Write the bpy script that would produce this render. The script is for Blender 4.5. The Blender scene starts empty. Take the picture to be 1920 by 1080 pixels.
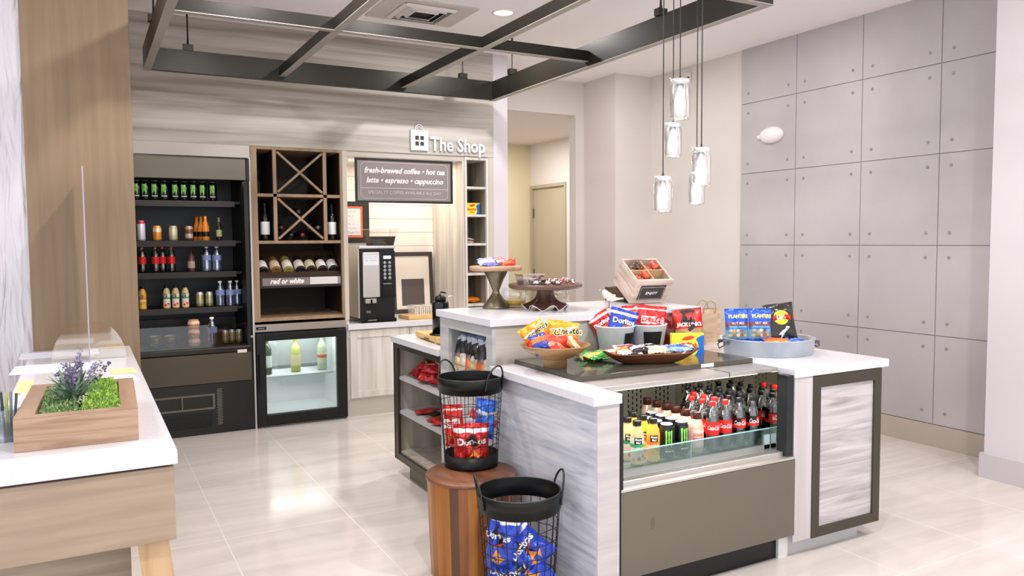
import bpy, math, random
from mathutils import Vector, Matrix, Euler
PI = math.pi
sc = bpy.context.scene
COL = sc.collection
rnd = random.Random(7)

# ------------------------------------------------------------------ camera
H = 1.55
yaw, pit, roll = math.radians(28.646), math.radians(-3.488), math.radians(-0.406)
F = Vector((math.sin(yaw)*math.cos(pit), math.cos(yaw)*math.cos(pit), math.sin(pit)))
R = Vector((math.cos(yaw), -math.sin(yaw), 0)); U = R.cross(F)
R2 = R*math.cos(roll)+U*math.sin(roll); U2 = U*math.cos(roll)-R*math.sin(roll)
cam = bpy.data.cameras.new('camera'); cam.sensor_width = 36; cam.lens = 1470/1920*36
cam.clip_start = .05; cam.clip_end = 60
camo = bpy.data.objects.new('camera', cam); COL.objects.link(camo)
camo.matrix_world = Matrix(((R2.x, U2.x, -F.x, 0), (R2.y, U2.y, -F.y, 0), (R2.z, U2.z, -F.z, H), (0, 0, 0, 1)))
sc.camera = camo

# ------------------------------------------------------------------ world, exposure
w = bpy.data.worlds.new('world'); sc.world = w; w.use_nodes = True
bg = w.node_tree.nodes['Background']; bg.inputs[0].default_value = (.86, .92, 1, 1); bg.inputs[1].default_value = 2.5
vs = sc.view_settings
vs.view_transform = 'Standard'; vs.look = 'None'; vs.gamma = 1; vs.use_curve_mapping = False
vs.exposure = -.38

def lamp(name, kind, loc, power, size=.3, color=(1, .97, .96), rot=(0, 0, 0), sy=None, parent=None, spread=None):
    l = bpy.data.lights.new(name, kind); l.energy = power; l.color = color
    if kind == 'AREA':
        l.size = size; l.shape = 'DISK'
        if sy: l.shape = 'RECTANGLE'; l.size_y = sy
        if spread: l.spread = spread
    elif kind in ('POINT', 'SPOT'):
        l.shadow_soft_size = size
        if kind == 'SPOT' and spread: l.spot_size = spread; l.spot_blend = .8
    o = bpy.data.objects.new(name, l); COL.objects.link(o); o.location = loc; o.rotation_euler = rot
    if parent: o.parent = parent
    return o

# ------------------------------------------------------------------ materials
def lin(c):
    c = c/255
    return c/12.92 if c <= .04045 else ((c+.055)/1.055)**2.4
def rgb(r, g, b): return (lin(r), lin(g), lin(b), 1)
MATS = {}
def newmat(name):
    m = bpy.data.materials.new(name); m.use_nodes = True
    return m, m.node_tree, m.node_tree.nodes['Principled BSDF']
def mat(c, rough=.5, metal=0, trans=0, emis=0, alpha=1, coat=0, spec=.5, ior=1.45, bump=0, bscale=40):
    key = (c, rough, metal, trans, emis, alpha, coat, spec, ior, bump, bscale)
    if key in MATS: return MATS[key]
    m, nt, p = newmat('paint')
    p.inputs['Base Color'].default_value = rgb(*c)
    p.inputs['Roughness'].default_value = rough
    p.inputs['Metallic'].default_value = metal
    p.inputs['Transmission Weight'].default_value = trans
    p.inputs['Alpha'].default_value = alpha
    p.inputs['Coat Weight'].default_value = coat
    p.inputs['Specular IOR Level'].default_value = spec
    p.inputs['IOR'].default_value = ior
    if emis:
        p.inputs['Emission Color'].default_value = rgb(*c); p.inputs['Emission Strength'].default_value = emis
    if bump:
        n = nt.nodes.new('ShaderNodeTexNoise'); n.inputs['Scale'].default_value = bscale
        tc = nt.nodes.new('ShaderNodeTexCoord'); nt.links.new(tc.outputs['Object'], n.inputs['Vector'])
        b = nt.nodes.new('ShaderNodeBump'); b.inputs['Strength'].default_value = bump; b.inputs['Distance'].default_value = .01
        nt.links.new(n.outputs['Fac'], b.inputs['Height']); nt.links.new(b.outputs['Normal'], p.inputs['Normal'])
    MATS[key] = m
    return m
def glassy(c=(235, 245, 248), fac=.12, rough=.02, tint=None, k=.7):
    """thin clear pane: mostly transparent, a fresnel share of gloss"""
    key = ('glassy', c, fac, rough, tint, k)
    if key in MATS: return MATS[key]
    m = bpy.data.materials.new('clear_pane'); m.use_nodes = True
    nt = m.node_tree; nt.nodes.clear()
    o = nt.nodes.new('ShaderNodeOutputMaterial'); mx = nt.nodes.new('ShaderNodeMixShader')
    t = nt.nodes.new('ShaderNodeBsdfTransparent'); g = nt.nodes.new('ShaderNodeBsdfGlossy')
    t.inputs[0].default_value = rgb(*(tint or (250, 252, 252))); g.inputs[0].default_value = rgb(*c); g.inputs['Roughness'].default_value = rough
    lw = nt.nodes.new('ShaderNodeLayerWeight'); lw.inputs[0].default_value = .35
    ma = nt.nodes.new('ShaderNodeMath'); ma.operation = 'MULTIPLY_ADD'; ma.inputs[1].default_value = k; ma.inputs[2].default_value = fac
    nt.links.new(lw.outputs['Fresnel'], ma.inputs[0]); nt.links.new(ma.outputs[0], mx.inputs[0])
    nt.links.new(t.outputs[0], mx.inputs[1]); nt.links.new(g.outputs[0], mx.inputs[2]); nt.links.new(mx.outputs[0], o.inputs[0])
    MATS[key] = m
    return m
def noisemat(name, cols, scale, rough=.5, detail=4, dist=0, metal=0, bump=0, pos=None, coat=0, bscale=None, src='Object', spec=.5):
    """colour ramp over stretched noise: wood, laminate, stone"""
    m, nt, p = newmat(name)
    tc = nt.nodes.new('ShaderNodeTexCoord'); mp = nt.nodes.new('ShaderNodeMapping'); mp.inputs['Scale'].default_value = scale
    n = nt.nodes.new('ShaderNodeTexNoise'); n.inputs['Scale'].default_value = 1; n.inputs['Detail'].default_value = detail
    n.inputs['Distortion'].default_value = dist
    r = nt.nodes.new('ShaderNodeValToRGB'); cr = r.color_ramp
    k = len(cols); pos = pos or [.3+.4*i/(k-1) for i in range(k)]
    while len(cr.elements) < k: cr.elements.new(.5)
    for e, c, x in zip(cr.elements, cols, pos): e.position = x; e.color = rgb(*c)
    nt.links.new(tc.outputs[src], mp.inputs[0]); nt.links.new(mp.outputs[0], n.inputs['Vector'])
    nt.links.new(n.outputs['Fac'], r.inputs[0]); nt.links.new(r.outputs[0], p.inputs['Base Color'])
    p.inputs['Roughness'].default_value = rough; p.inputs['Metallic'].default_value = metal; p.inputs['Coat Weight'].default_value = coat
    p.inputs['Specular IOR Level'].default_value = spec
    if bump:
        b = nt.nodes.new('ShaderNodeBump'); b.inputs['Strength'].default_value = bump; b.inputs['Distance'].default_value = .01
        nt.links.new(n.outputs['Fac'], b.inputs['Height']); nt.links.new(b.outputs['Normal'], p.inputs['Normal'])
    return m
def bandmat(name, bands, rough=.35, metal=0, wob=.04, axis='Z', spec=.5, coat=0, wscale=6, crinkle=0):
    """printed bands along the object's own height; bands = [(start, colour)]"""
    m, nt, p = newmat(name)
    tc = nt.nodes.new('ShaderNodeTexCoord'); sp = nt.nodes.new('ShaderNodeSeparateXYZ')
    nt.links.new(tc.outputs['Generated'], sp.inputs[0])
    n = nt.nodes.new('ShaderNodeTexNoise'); n.inputs['Scale'].default_value = wscale; nt.links.new(tc.outputs['Generated'], n.inputs['Vector'])
    a = nt.nodes.new('ShaderNodeMath'); a.operation = 'MULTIPLY_ADD'; a.inputs[1].default_value = wob*2; a.inputs[2].default_value = -wob
    nt.links.new(n.outputs['Fac'], a.inputs[0])
    s = nt.nodes.new('ShaderNodeMath'); s.operation = 'ADD'
    nt.links.new(a.outputs[0], s.inputs[0]); nt.links.new(sp.outputs[axis], s.inputs[1])
    r = nt.nodes.new('ShaderNodeValToRGB'); cr = r.color_ramp; cr.interpolation = 'CONSTANT'
    while len(cr.elements) < len(bands): cr.elements.new(.9)
    for e, (x, c) in zip(cr.elements, bands): e.position = x; e.color = rgb(*c)
    nt.links.new(s.outputs[0], r.inputs[0]); nt.links.new(r.outputs[0], p.inputs['Base Color'])
    p.inputs['Roughness'].default_value = rough; p.inputs['Metallic'].default_value = metal; p.inputs['Specular IOR Level'].default_value = spec
    p.inputs['Coat Weight'].default_value = coat
    if crinkle:
        n2 = nt.nodes.new('ShaderNodeTexNoise'); n2.inputs['Scale'].default_value = 28; n2.inputs['Detail'].default_value = 3; n2.inputs['Distortion'].default_value = .8
        nt.links.new(tc.outputs['Object'], n2.inputs['Vector'])
        b = nt.nodes.new('ShaderNodeBump'); b.inputs['Strength'].default_value = crinkle; b.inputs['Distance'].default_value = .012
        nt.links.new(n2.outputs['Fac'], b.inputs['Height']); nt.links.new(b.outputs['Normal'], p.inputs['Normal'])
    return m

# ------------------------------------------------------------------ mesh building
class MB:
    def __init__(s): s.v = []; s.f = []; s.sm = []
    def add(s, vs, fs, smooth=False, M=None):
        n = len(s.v)
        s.v += [tuple(M @ Vector(v)) if M else tuple(v) for v in vs]
        s.f += [tuple(i+n for i in f) for f in fs]; s.sm += [smooth]*len(fs)
        return s
    def box(s, x0, x1, y0, y1, z0, z1, M=None):
        v = [(x, y, z) for z in (z0, z1) for y in (y0, y1) for x in (x0, x1)]
        return s.add(v, [(0, 2, 3, 1), (4, 5, 7, 6), (0, 1, 5, 4), (2, 6, 7, 3), (0, 4, 6, 2), (1, 3, 7, 5)], False, M)
    def lathe(s, prof, n=24, c=(0, 0, 0), M=None, smooth=True, a0=0, a1=2*PI, sq=1):
        full = abs(a1-a0-2*PI) < 1e-6
        k = n if full else n+1
        v = []
        for r, z in prof:
            for i in range(k):
                a = a0+(a1-a0)*i/n
                v.append((c[0]+r*math.cos(a), c[1]+r*math.sin(a)*sq, c[2]+z))
        f = []
        for j in range(len(prof)-1):
            for i in range(n):
                i2 = (i+1) % k
                f.append((j*k+i, j*k+i2, (j+1)*k+i2, (j+1)*k+i))
        return s.add(v, f, smooth, M)
    def cyl(s, p0, p1, r0, r1=None, n=12, cap=True, smooth=True):
        r1 = r0 if r1 is None else r1
        p0 = Vector(p0); p1 = Vector(p1); d = (p1-p0).normalized()
        a = d.orthogonal().normalized(); b = d.cross(a)
        v = []
        for p, r in ((p0, r0), (p1, r1)):
            v += [p+(a*math.cos(2*PI*i/n)+b*math.sin(2*PI*i/n))*r for i in range(n)]
        s.add(v, [(i, (i+1) % n, n+(i+1) % n, n+i) for i in range(n)], smooth)
        if cap: s.add(v, [tuple(reversed(range(n))), tuple(range(n, 2*n))])
        return s
    def tube(s, pts, r, n=8, closed=False, M=None):
        pts = [Vector(p) for p in pts]; k = len(pts); v = []; up = None
        for i, p in enumerate(pts):
            q0 = pts[(i-1) % k] if (closed or i) else p
            q1 = pts[(i+1) % k] if (closed or i < k-1) else p
            d = (q1-q0).normalized()
            if up is None: up = d.orthogonal().normalized()
            up = (up-d*up.dot(d)).normalized(); b = d.cross(up)
            v += [p+(up*math.cos(2*PI*j/n)+b*math.sin(2*PI*j/n))*r for j in range(n)]
        f = []
        for i in range(k if closed else k-1):
            for j in range(n):
                f.append((i*n+j, i*n+(j+1) % n, ((i+1) % k)*n+(j+1) % n, ((i+1) % k)*n+j))
        s.add(v, f, True, M)
        if not closed: s.add(v, [tuple(reversed(range(n))), tuple(range((k-1)*n, k*n))], False, M)
        return s
    def grid(s, fn, nu, nv, smooth=True, M=None):
        v = [fn(i/nu, j/nv) for j in range(nv+1) for i in range(nu+1)]
        f = [(j*(nu+1)+i, j*(nu+1)+i+1, (j+1)*(nu+1)+i+1, (j+1)*(nu+1)+i) for j in range(nv) for i in range(nu)]
        return s.add(v, f, smooth, M)
    def prism(s, pts, ext, M=None):
        """polygon of 3d points pushed along ext"""
        n = len(pts); e = Vector(ext); v = [Vector(p) for p in pts]; v = v+[p+e for p in v]
        return s.add(v, [tuple(range(n)), tuple(reversed(range(n, 2*n)))]+[(i, i+n, (i+1) % n+n, (i+1) % n) for i in range(n)], False, M)
    def build(s, name, m, parent=None, bevel=0, loc=None, rot=None, seg=2):
        me = bpy.data.meshes.new(name); me.from_pydata(s.v, [], s.f); me.update()
        for p, k in zip(me.polygons, s.sm): p.use_smooth = k
        if m: me.materials.append(m)
        o = bpy.data.objects.new(name, me); COL.objects.link(o)
        if parent: o.parent = parent
        if bevel:
            b = o.modifiers.new('bevel', 'BEVEL'); b.width = bevel; b.segments = seg; b.limit_method = 'ANGLE'
        if loc: o.location = loc
        if rot: o.rotation_euler = rot
        return o
def tag(o, label=None, cat=None, group=None, kind=None):
    if label: o['label'] = label
    if cat: o['category'] = cat
    if group: o['group'] = group
    if kind: o['kind'] = kind
    return o
def empty(name, loc=(0, 0, 0), rot=(0, 0, 0), label=None, cat=None, group=None):
    o = bpy.data.objects.new(name, None); COL.objects.link(o); o.location = loc; o.rotation_euler = rot
    o.empty_display_size = .05
    return tag(o, label, cat, group)
def struct(name, mb, m, **k): return tag(mb.build(name, m, **k), kind='structure')
def kids(o): return [c for c in bpy.data.objects if c.parent == o]
KID = {}
def copy_tree(o, parent=None):
    c = o.copy(); COL.objects.link(c); c.parent = parent
    if o not in KID: KID[o] = kids(o)
    for ch in KID[o]: copy_tree(ch, c)
    return c
def dup(src, loc, rot=(0, 0, 0), label=None, scale=None):
    c = copy_tree(src); c.location = loc; c.rotation_euler = rot
    if label: c['label'] = label
    if scale: c.scale = scale
    return c

# ------------------------------------------------------------------ lettering
TXT = {}
def textgeo(body, size, italic=0, bold=0, align='CENTER', sp=1):
    key = (body, size, italic, bold, align, sp)
    if key not in TXT:
        c = bpy.data.curves.new('lettering', 'FONT'); c.body = body; c.size = size; c.shear = italic; c.offset = bold*size
        c.align_x = align; c.align_y = 'CENTER'; c.resolution_u = 2; c.space_character = sp
        o = bpy.data.objects.new('lettering', c)
        me = bpy.data.meshes.new_from_object(o)
        TXT[key] = ([tuple(v.co) for v in me.vertices], [tuple(p.vertices) for p in me.polygons])
        bpy.data.objects.remove(o); bpy.data.curves.remove(c); bpy.data.meshes.remove(me)
    return TXT[key]
def flat_text(name, body, size, m, parent, M, italic=0, bold=0, thick=0, align='CENTER', sp=1, sx=1):
    """letters in local xy, placed by M"""
    v, f = textgeo(body, size, italic, bold, align, sp)
    mb = MB(); mb.add([(a*sx, b, c) for a, b, c in v], f, False, M)
    if thick:
        n = len(v); ed = {}
        for q in f:
            for i in range(len(q)):
                e = (q[i], q[(i+1) % len(q)]); ed[e] = 1
        vv = [(a*sx, b, -thick) for a, b, c in v]
        side = [(e[0], e[0]+n, e[1]+n, e[1]) for e in ed if (e[1], e[0]) not in ed]
        mb2 = [(a*sx, b, c) for a, b, c in v]+vv
        mb.add(mb2, side, False, M)
    return mb.build(name, m, parent)
def FACE(x, y, z):           # xy drawing plane turned upright, facing -y
    return Matrix.Translation((x, y, z)) @ Matrix.Rotation(PI/2, 4, 'X')
def wrap_text(name, body, size, m, parent, r, z, ang=-PI/2, italic=0, bold=0, vert=False, sx=1):
    v, f = textgeo(body, size, italic, bold)
    out = []
    for a, b, c in v:
        if vert: a, b = -b, a
        t = ang+a*sx/r
        out.append((r*math.cos(t), r*math.sin(t), z+b))
    return MB().add(out, f).build(name, m, parent)
def disc_pts(cx, cy, rx, ry, n=20, a0=0): return [(cx+rx*math.cos(a0+2*PI*i/n), cy+ry*math.sin(a0+2*PI*i/n)) for i in range(n)]
# ------------------------------------------------------------------ surface materials
M_streak = noisemat('grey_wood_laminate', [(144, 136, 124), (169, 161, 150), (186, 179, 169), (202, 195, 187)], (.55, .55, 13), .5, 3, .6, pos=[.28, .42, .55, .7])
M_wash = noisemat('white_washed_laminate', [(158, 157, 158), (178, 177, 178), (193, 191, 191), (206, 203, 202)], (1.1, 1.1, 15), .45, 3, .5, pos=[.28, .42, .55, .7])
M_washv = noisemat('vertical_washed_laminate', [(182, 174, 164), (200, 193, 183), (214, 207, 198), (224, 218, 210)], (14, 14, .8), .5, 3, .3, pos=[.28, .42, .55, .7])
M_washv2 = noisemat('bookcase_laminate', [(160, 152, 138), (180, 172, 158), (196, 188, 176)], (16, 16, .9), .5, 3, .3)
M_quartz = noisemat('white_quartz', [(217, 213, 217), (223, 219, 223)], (60, 60, 60), .18, 2)
M_pillar = noisemat('brown_veneer', [(126, 102, 76), (133, 109, 82), (140, 116, 88)], (30, 30, 1.5), .5, 4, .2)
M_deskwood = noisemat('pale_veneer', [(154, 132, 112), (161, 139, 118), (168, 146, 125)], (3, 3, 40), .5, 4, .3)
M_winewood = noisemat('oak_veneer', [(138, 110, 82), (152, 124, 95), (164, 136, 107)], (18, 18, 2), .5, 3, .3)
M_bronze = mat((84, 80, 68), .38, .75)
M_bronzed = mat((38, 35, 28), .35, .4)
M_taupe = mat((116, 109, 97), .42, .55)
M_black = mat((13, 12, 11), .4)
M_blackg = mat((10, 10, 10), .15)
M_blackmetal = mat((38, 40, 38), .38, .7)
M_steel = mat((200, 200, 200), .28, 1)
M_brush = mat((205, 200, 194), .35, .85)
M_mirror = mat((190, 188, 182), .05, 1)
M_ceiling = mat((250, 247, 247), .9)
M_white = mat((212, 205, 209), .6)
M_cream = mat((222, 214, 207), .8)
M_joint = mat((132, 124, 122), .8)
M_concrete = noisemat('concrete', [(178, 172, 173), (187, 181, 182), (195, 189, 190)], (1.3, 1.3, 1.3), .7, 5)
M_clear = glassy()
M_clearw = glassy((255, 255, 255), .3, .05)

# floor: large stone-look tiles with pale joints
def floor_material():
    m, nt, p = newmat('stone_tile')
    tc = nt.nodes.new('ShaderNodeTexCoord')
    mp = nt.nodes.new('ShaderNodeMapping'); mp.inputs['Scale'].default_value = (1.3, 7, 1); mp.inputs['Rotation'].default_value = (0, 0, .12)
    n = nt.nodes.new('ShaderNodeTexNoise'); n.inputs['Scale'].default_value = .55; n.inputs['Detail'].default_value = 7; n.inputs['Distortion'].default_value = .7
    n.inputs['Roughness'].default_value = .6
    r = nt.nodes.new('ShaderNodeValToRGB'); cr = r.color_ramp
    cr.elements.new(.5)
    for e, x, c in zip(cr.elements, (.3, .5, .68), ((198, 189, 181), (211, 202, 195), (221, 213, 206))): e.position = x; e.color = rgb(*c)
    bt = nt.nodes.new('ShaderNodeTexBrick'); bt.offset = 0.0; bt.inputs['Scale'].default_value = 1
    bt.inputs['Mortar Size'].default_value = .0035; bt.inputs['Brick Width'].default_value = .667; bt.inputs['Row Height'].default_value = 1.0
    bt.inputs['Mortar Smooth'].default_value = .3
    mp2 = nt.nodes.new('ShaderNodeMapping'); mp2.inputs['Location'].default_value = (.067, .76, 0)
    mx = nt.nodes.new('ShaderNodeMix'); mx.data_type = 'RGBA'
    nt.links.new(tc.outputs['Object'], mp.inputs[0]); nt.links.new(mp.outputs[0], n.inputs['Vector']); nt.links.new(n.outputs['Fac'], r.inputs[0])
    nt.links.new(tc.outputs['Object'], mp2.inputs[0]); nt.links.new(mp2.outputs[0], bt.inputs['Vector'])
    nt.links.new(bt.outputs['Fac'], mx.inputs['Factor']); nt.links.new(r.outputs[0], mx.inputs['A']); mx.inputs['B'].default_value = rgb(228, 220, 213)
    nt.links.new(mx.outputs['Result'], p.inputs['Base Color'])
    p.inputs['Roughness'].default_value = .13; p.inputs['Specular IOR Level'].default_value = .4
    return m
M_floor = floor_material()
# left wall: white panel carved with long vertical ripples
M_ripple, _nt, _p = newmat('rippled_white_panel')
_tc = _nt.nodes.new('ShaderNodeTexCoord'); _mp = _nt.nodes.new('ShaderNodeMapping'); _mp.inputs['Scale'].default_value = (16, 16, 2.6)
_w = _nt.nodes.new('ShaderNodeTexNoise'); _w.inputs['Scale'].default_value = 1; _w.inputs['Detail'].default_value = 1.5; _w.inputs['Distortion'].default_value = 1.2
_b = _nt.nodes.new('ShaderNodeBump'); _b.inputs['Strength'].default_value = 1; _b.inputs['Distance'].default_value = .03
for a, b in ((_tc.outputs['Object'], _mp.inputs[0]), (_mp.outputs[0], _w.inputs['Vector']), (_w.outputs['Fac'], _b.inputs['Height']), (_b.outputs[0], _p.inputs['Normal'])): _nt.links.new(a, b)
_p.inputs['Base Color'].default_value = rgb(208, 201, 206); _p.inputs['Roughness'].default_value = .6

CZ = 3.31   # ceiling
# ------------------------------------------------------------------ setting
struct('floor', MB().box(-3.5, 8, -3.5, 10.5, -.1, 0), M_floor)
struct('ceiling', MB().box(-3.5, 8, -3.5, 7.55, CZ, CZ+.1), M_ceiling)
struct('wall_left', MB().box(-3.5, -.27, 5.36, 5.46, 0, CZ), M_ripple)
struct('wall_pillar', MB().box(-.275, .29, 5.34, 6.66, 0, CZ), M_pillar, bevel=.003)
struct('wall_back', MB().box(.29, 3.463, 6.685, 6.74, 2.337, CZ), M_streak)
struct('trim_1', MB().box(.29, 1.222, 6.69, 6.74, 2.235, 2.337).box(1.206, 1.222, 6.675, 7.3, 0, 2.235), mat((205, 199, 192), .6))
struct('trim_2', MB().box(1.992, 2.03, 6.69, 6.75, .86, 2.337).box(1.992, 2.008, 6.69, 6.75, 0, .86).box(2.03, 3.159, 6.70, 6.74, 2.29, 2.337).box(3.406, 3.463, 6.69, 6.75, 0, 2.337), mat((196, 188, 177), .6))
struct('trim_5', MB().box(2.03, 3.14, 6.74, 7.44, 2.292, 2.33), mat((228, 221, 212), .6))
struct('wall_pilaster', MB().box(3.41, 3.617, 6.76, 10.2, 0, CZ).box(3.463, 3.617, 6.69, 6.76, 0, CZ), M_white)
struct('wall_alcove', MB().box(.2, 3.42, 7.44, 7.5, 0, CZ), mat((222, 214, 205), .7))
# corridor and cream walls at the far right
struct('wall_corridor', MB().box(3.617, 5.02, 7.47, 7.6, 2.945, CZ).box(4.91, 5.02, 7.47, 7.6, 0, 2.945)
       .box(5.02, 5.62, 6.87, 7.6, 0, CZ), M_cream)
struct('wall_corridor_end', MB().box(3.5, 6.0, 10.17, 10.27, 0, 3.05), mat((222, 208, 172), .8))
struct('wall_corridor_right', MB().box(5.875, 5.99, 10.15, 10.17, 0, 3.05).box(5.875, 5.99, 7.6, 9.17, 0, 3.05).box(5.875, 5.99, 9.17, 10.15, 2.35, 3.05), M_cream)
struct('ceiling_corridor', MB().box(3.5, 6.0, 7.6, 10.27, 2.95, 3.05), M_cream)
d = struct('door_1', MB().box(5.90, 5.94, 9.215, 10.105, .01, 2.305), mat((182, 170, 146), .6))
MB().box(5.86, 5.90, 9.17, 9.215, 0, 2.35).box(5.86, 5.90, 10.105, 10.15, 0, 2.35).box(5.86, 5.90, 9.215, 10.105, 2.305, 2.35).build('door_frame', mat((178, 165, 140), .6), d)
for z in (1.95, 1.05): MB().cyl((5.89, 10.10, z-.07), (5.89, 10.10, z+.07), .011).build('hinge', mat((120, 108, 90), .4, .6), d)
struct('wall_far_right', MB().box(5.5, 5.62, 5.51, 6.87, 0, CZ), M_cream)
# concrete panel wall
cw = MB().box(5.492, 5.62, 2.93, 5.51, 0, CZ)
ys = [5.51, 4.86, 4.20, 3.545, 2.93]; zs = [.168, .828, 1.49, 2.155, 2.803, CZ]
for i in range(4):
    for j in range(5):
        cw.box(5.48, 5.495, ys[i+1]+.003, ys[i]-.003, zs[j]+.003, zs[j+1]-(.003 if j < 4 else 0))
cwo = struct('wall_right', cw, M_concrete)
th = MB()
for i in range(4):
    for j in range(5):
        for y in (ys[i]-.09, ys[i+1]+.09):
            for z in (zs[j]+.09, zs[j+1]-.09):
                if z < 3.15 and y > 3.0: th.cyl((5.4785, y, z), (5.485, y, z), .013, n=10)
th.build('tie_holes', mat((150, 142, 138), .8), cwo)
struct('baseboard_right', MB().box(5.476, 5.492, 2.93, 5.51, 0, .165), mat((186, 175, 162), .5))
struct('wall_near_right', MB().box(5.06, 5.3, -2, 2.92, 0, CZ).box(5.3, 5.62, 2.85, 2.93, 0, CZ), M_white)
struct('baseboard_near', MB().box(5.04, 5.06, -2, 2.94, 0, .158).box(5.06, 5.30, 2.92, 2.94, 0, .158), mat((196, 188, 190), .5))

# ------------------------------------------------------------------ ceiling fixtures
v = empty('ceiling_vent', (2.35, 5.72, CZ), label='square white ceiling air vent with louvred blades above the hanging frame', cat='vent')
MB().box(-.36, .36, -.28, .28, -.012, 0).build('frame', mat((208, 201, 197), .7), v, bevel=.003)
for k in range(3):
    s = .20-.05*k
    lo = MB()
    for a in range(4):
        Mx = Matrix.Rotation(a*PI/2, 4, 'Z') @ Matrix.Translation((0, s-.0, -.026)) @ Matrix.Rotation(.6, 4, 'X')
        lo.box(-s, s, -.016, .016, -.002, .002, Mx)
    lo.build('louvre', mat((228, 222, 218), .6), v)
MB().box(-.18, .18, -.18, .18, -.015, -.0125).build('vent_throat', mat((40, 36, 34), .8), v)

def downlight(x, y, label, power, z=CZ, r=.075):
    t = empty('recessed_light', (x, y, z), label=label, cat='light')
    MB().lathe([(r+.018, 0), (r+.018, -.006), (r, -.008), (r-.004, -.002)], 28).build('trim_ring', mat((240, 236, 232), .5), t)
    MB().lathe([(0, -.003), (r-.004, -.003)], 28).build('lens', mat((255, 246, 232), .5, emis=9), t)
    lamp('downlight', 'AREA', (0, 0, -.015), power, .14, (1, .97, .96), parent=t)
    return t
downlight(2.92, 5.45, 'small round recessed ceiling light, lit, right of the square ceiling vent', 40)
# further cans of the same ceiling, outside the picture
for i, (x, y, pw) in enumerate([(.9, 1.2, 58), (2.9, 1.0, 72), (4.4, 1.4, 26), (4.3, 4.6, 17), (.95, 4.2, 45), (-1.3, 3.2, 22), (1.9, 3.9, 30), (4.3, 6.2, 14)]):
    pass
    downlight(x, y, ['round recessed ceiling light over the floor before the desk', 'round recessed ceiling light before the open cooler', 'round recessed ceiling light near the white side wall',
              'round recessed ceiling light in front of the concrete wall', 'round recessed ceiling light over the tiled aisle', 'round recessed ceiling light behind the reception desk',
              'round recessed ceiling light over the island', 'round recessed ceiling light before the corridor'][i], pw)
downlight(4.8, 9.1, 'added round recessed light brightening the corridor from its ceiling', 48, 2.95)  # unseen light added to brighten the corridor

fr = empty('ceiling_frame', (0, 0, 0), label='dark bronze rectangular metal frame of crossing beams hung below the ceiling', cat='frame')
ZB, ZT = 2.803, 2.965
def channel(name, x0, x1, y0, y1, z0, z1, m=M_bronzed):
    return MB().box(x0, x1, y0, y1, z0, z1).build(name, m, fr, bevel=.002)
channel('outer_beam', .43, 3.29, 6.30, 6.345, ZB, ZT)
channel('outer_beam', 3.255, 3.30, 3.09, 6.30, ZB, ZT)
channel('outer_beam', .43, .475, 3.09, 6.30, ZB, ZT, M_bronze)
channel('outer_beam', .475, 3.255, 3.09, 3.135, ZB, ZT)
channel('cross_beam', 1.39, 1.435, 3.135, 6.30, 2.838, 2.912)
channel('cross_beam', 2.395, 2.44, 3.135, 6.30, 2.838, 2.912)
channel('cross_beam', .475, 3.255, 4.78, 4.825, 2.838, 2.912)
for nm, b in (('bottom_flange', (3.252, 3.303, 3.087, 6.345, ZB-.004, ZB)), ('bottom_flange', (.427, .478, 3.087, 6.345, ZB-.004, ZB)),
              ('bottom_flange', (.478, 3.252, 3.087, 3.138, ZB-.004, ZB)), ('bottom_flange', (.478, 3.252, 4.777, 4.828, 2.834, 2.838)),
              ('bottom_flange', (1.387, 1.438, 3.138, 6.3, 2.8335, 2.8375)), ('bottom_flange', (2.392, 2.443, 3.138, 6.3, 2.8335, 2.8375))):
    MB().box(*b).build(nm, mat((158, 154, 146), .4, .3), fr)
for x, y in ((.735, 6.32), (2.975, 6.32), (3.277, 5.967), (3.277, 4.0), (.452, 5.6)):
    hg = MB().cyl((x, y, ZT), (x, y, CZ), .006, n=8).cyl((x, y, ZT+.02), (x, y, ZT+.14), .011, .004, n=8).cyl((x, y, CZ-.12), (x, y, CZ-.04), .005, .011, n=8).build('hanger_rod', M_bronzed, fr)
    MB().box(x-.035, x+.035, y-.024, y+.024, ZT, ZT+.045).build('bracket', M_bronzed, hg)

# ------------------------------------------------------------------ pendant lamps: glass jars
M_jar = glassy((255, 255, 255), .14, .12, k=.35)
M_bulb = mat((255, 250, 240), .5, emis=30)
def pendant(loc, s, label):
    t = empty('pendant_lamp', loc, label=label, cat='lamp', group='glass jar pendant lamps over the island')
    r, h = .046*s, .168*s
    MB().lathe([(r*.82, h), (r*.84, h*.93), (r, h*.84), (r, h*.1), (r*.93, 0), (0, .003)], 28).build('glass_jar', M_jar, t)
    l = MB().lathe([(0, h+.012), (r*.9, h+.012), (r*.9, h-.012), (r*.86, h-.012)], 28).build('lid', mat((222, 222, 226), .3, .5), t)
    MB().tube([(-r*.92, 0, h+.004), (-r*1.25, 0, h+.012)], .0028).tube([(r*.92, 0, h), (r*1.25, 0, h)], .0028).build('wire_bail', M_steel, l)
    MB().lathe([(.017, h-.012), (.017, h-.045), (.012, h-.05)], 18).build('socket', mat((150, 148, 150), .3, .9), t)
    MB().lathe([(.011, h-.05), (.014, h-.062), (.024, h-.085), (.025, h-.1), (.018, h-.12), (0, h-.128)], 20).build('bulb', M_bulb, t)
    cz = CZ-loc[2]
    MB().cyl((0, 0, h+.012), (0, 0, cz), .0028, n=8).cyl((0, 0, h+.012), (0, 0, h+.03), .006, .004, n=8).build('cord', mat((40, 36, 34), .5), t)
    lamp('bulb_light', 'POINT', (0, 0, h-.09), 7, .025, (1, .93, .82), parent=t)
pendant((2.618, 3.045, 2.14), 1.1, 'hanging jar lamp, highest of the five pendants')
pendant((2.765, 3.27, 1.983), 1.0, 'hanging jar lamp directly under the highest jar, second highest of the five')
pendant((2.626, 2.898, 1.807), 1.0, 'hanging jar lamp on the right, upper one of the overlapping pair')
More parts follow.
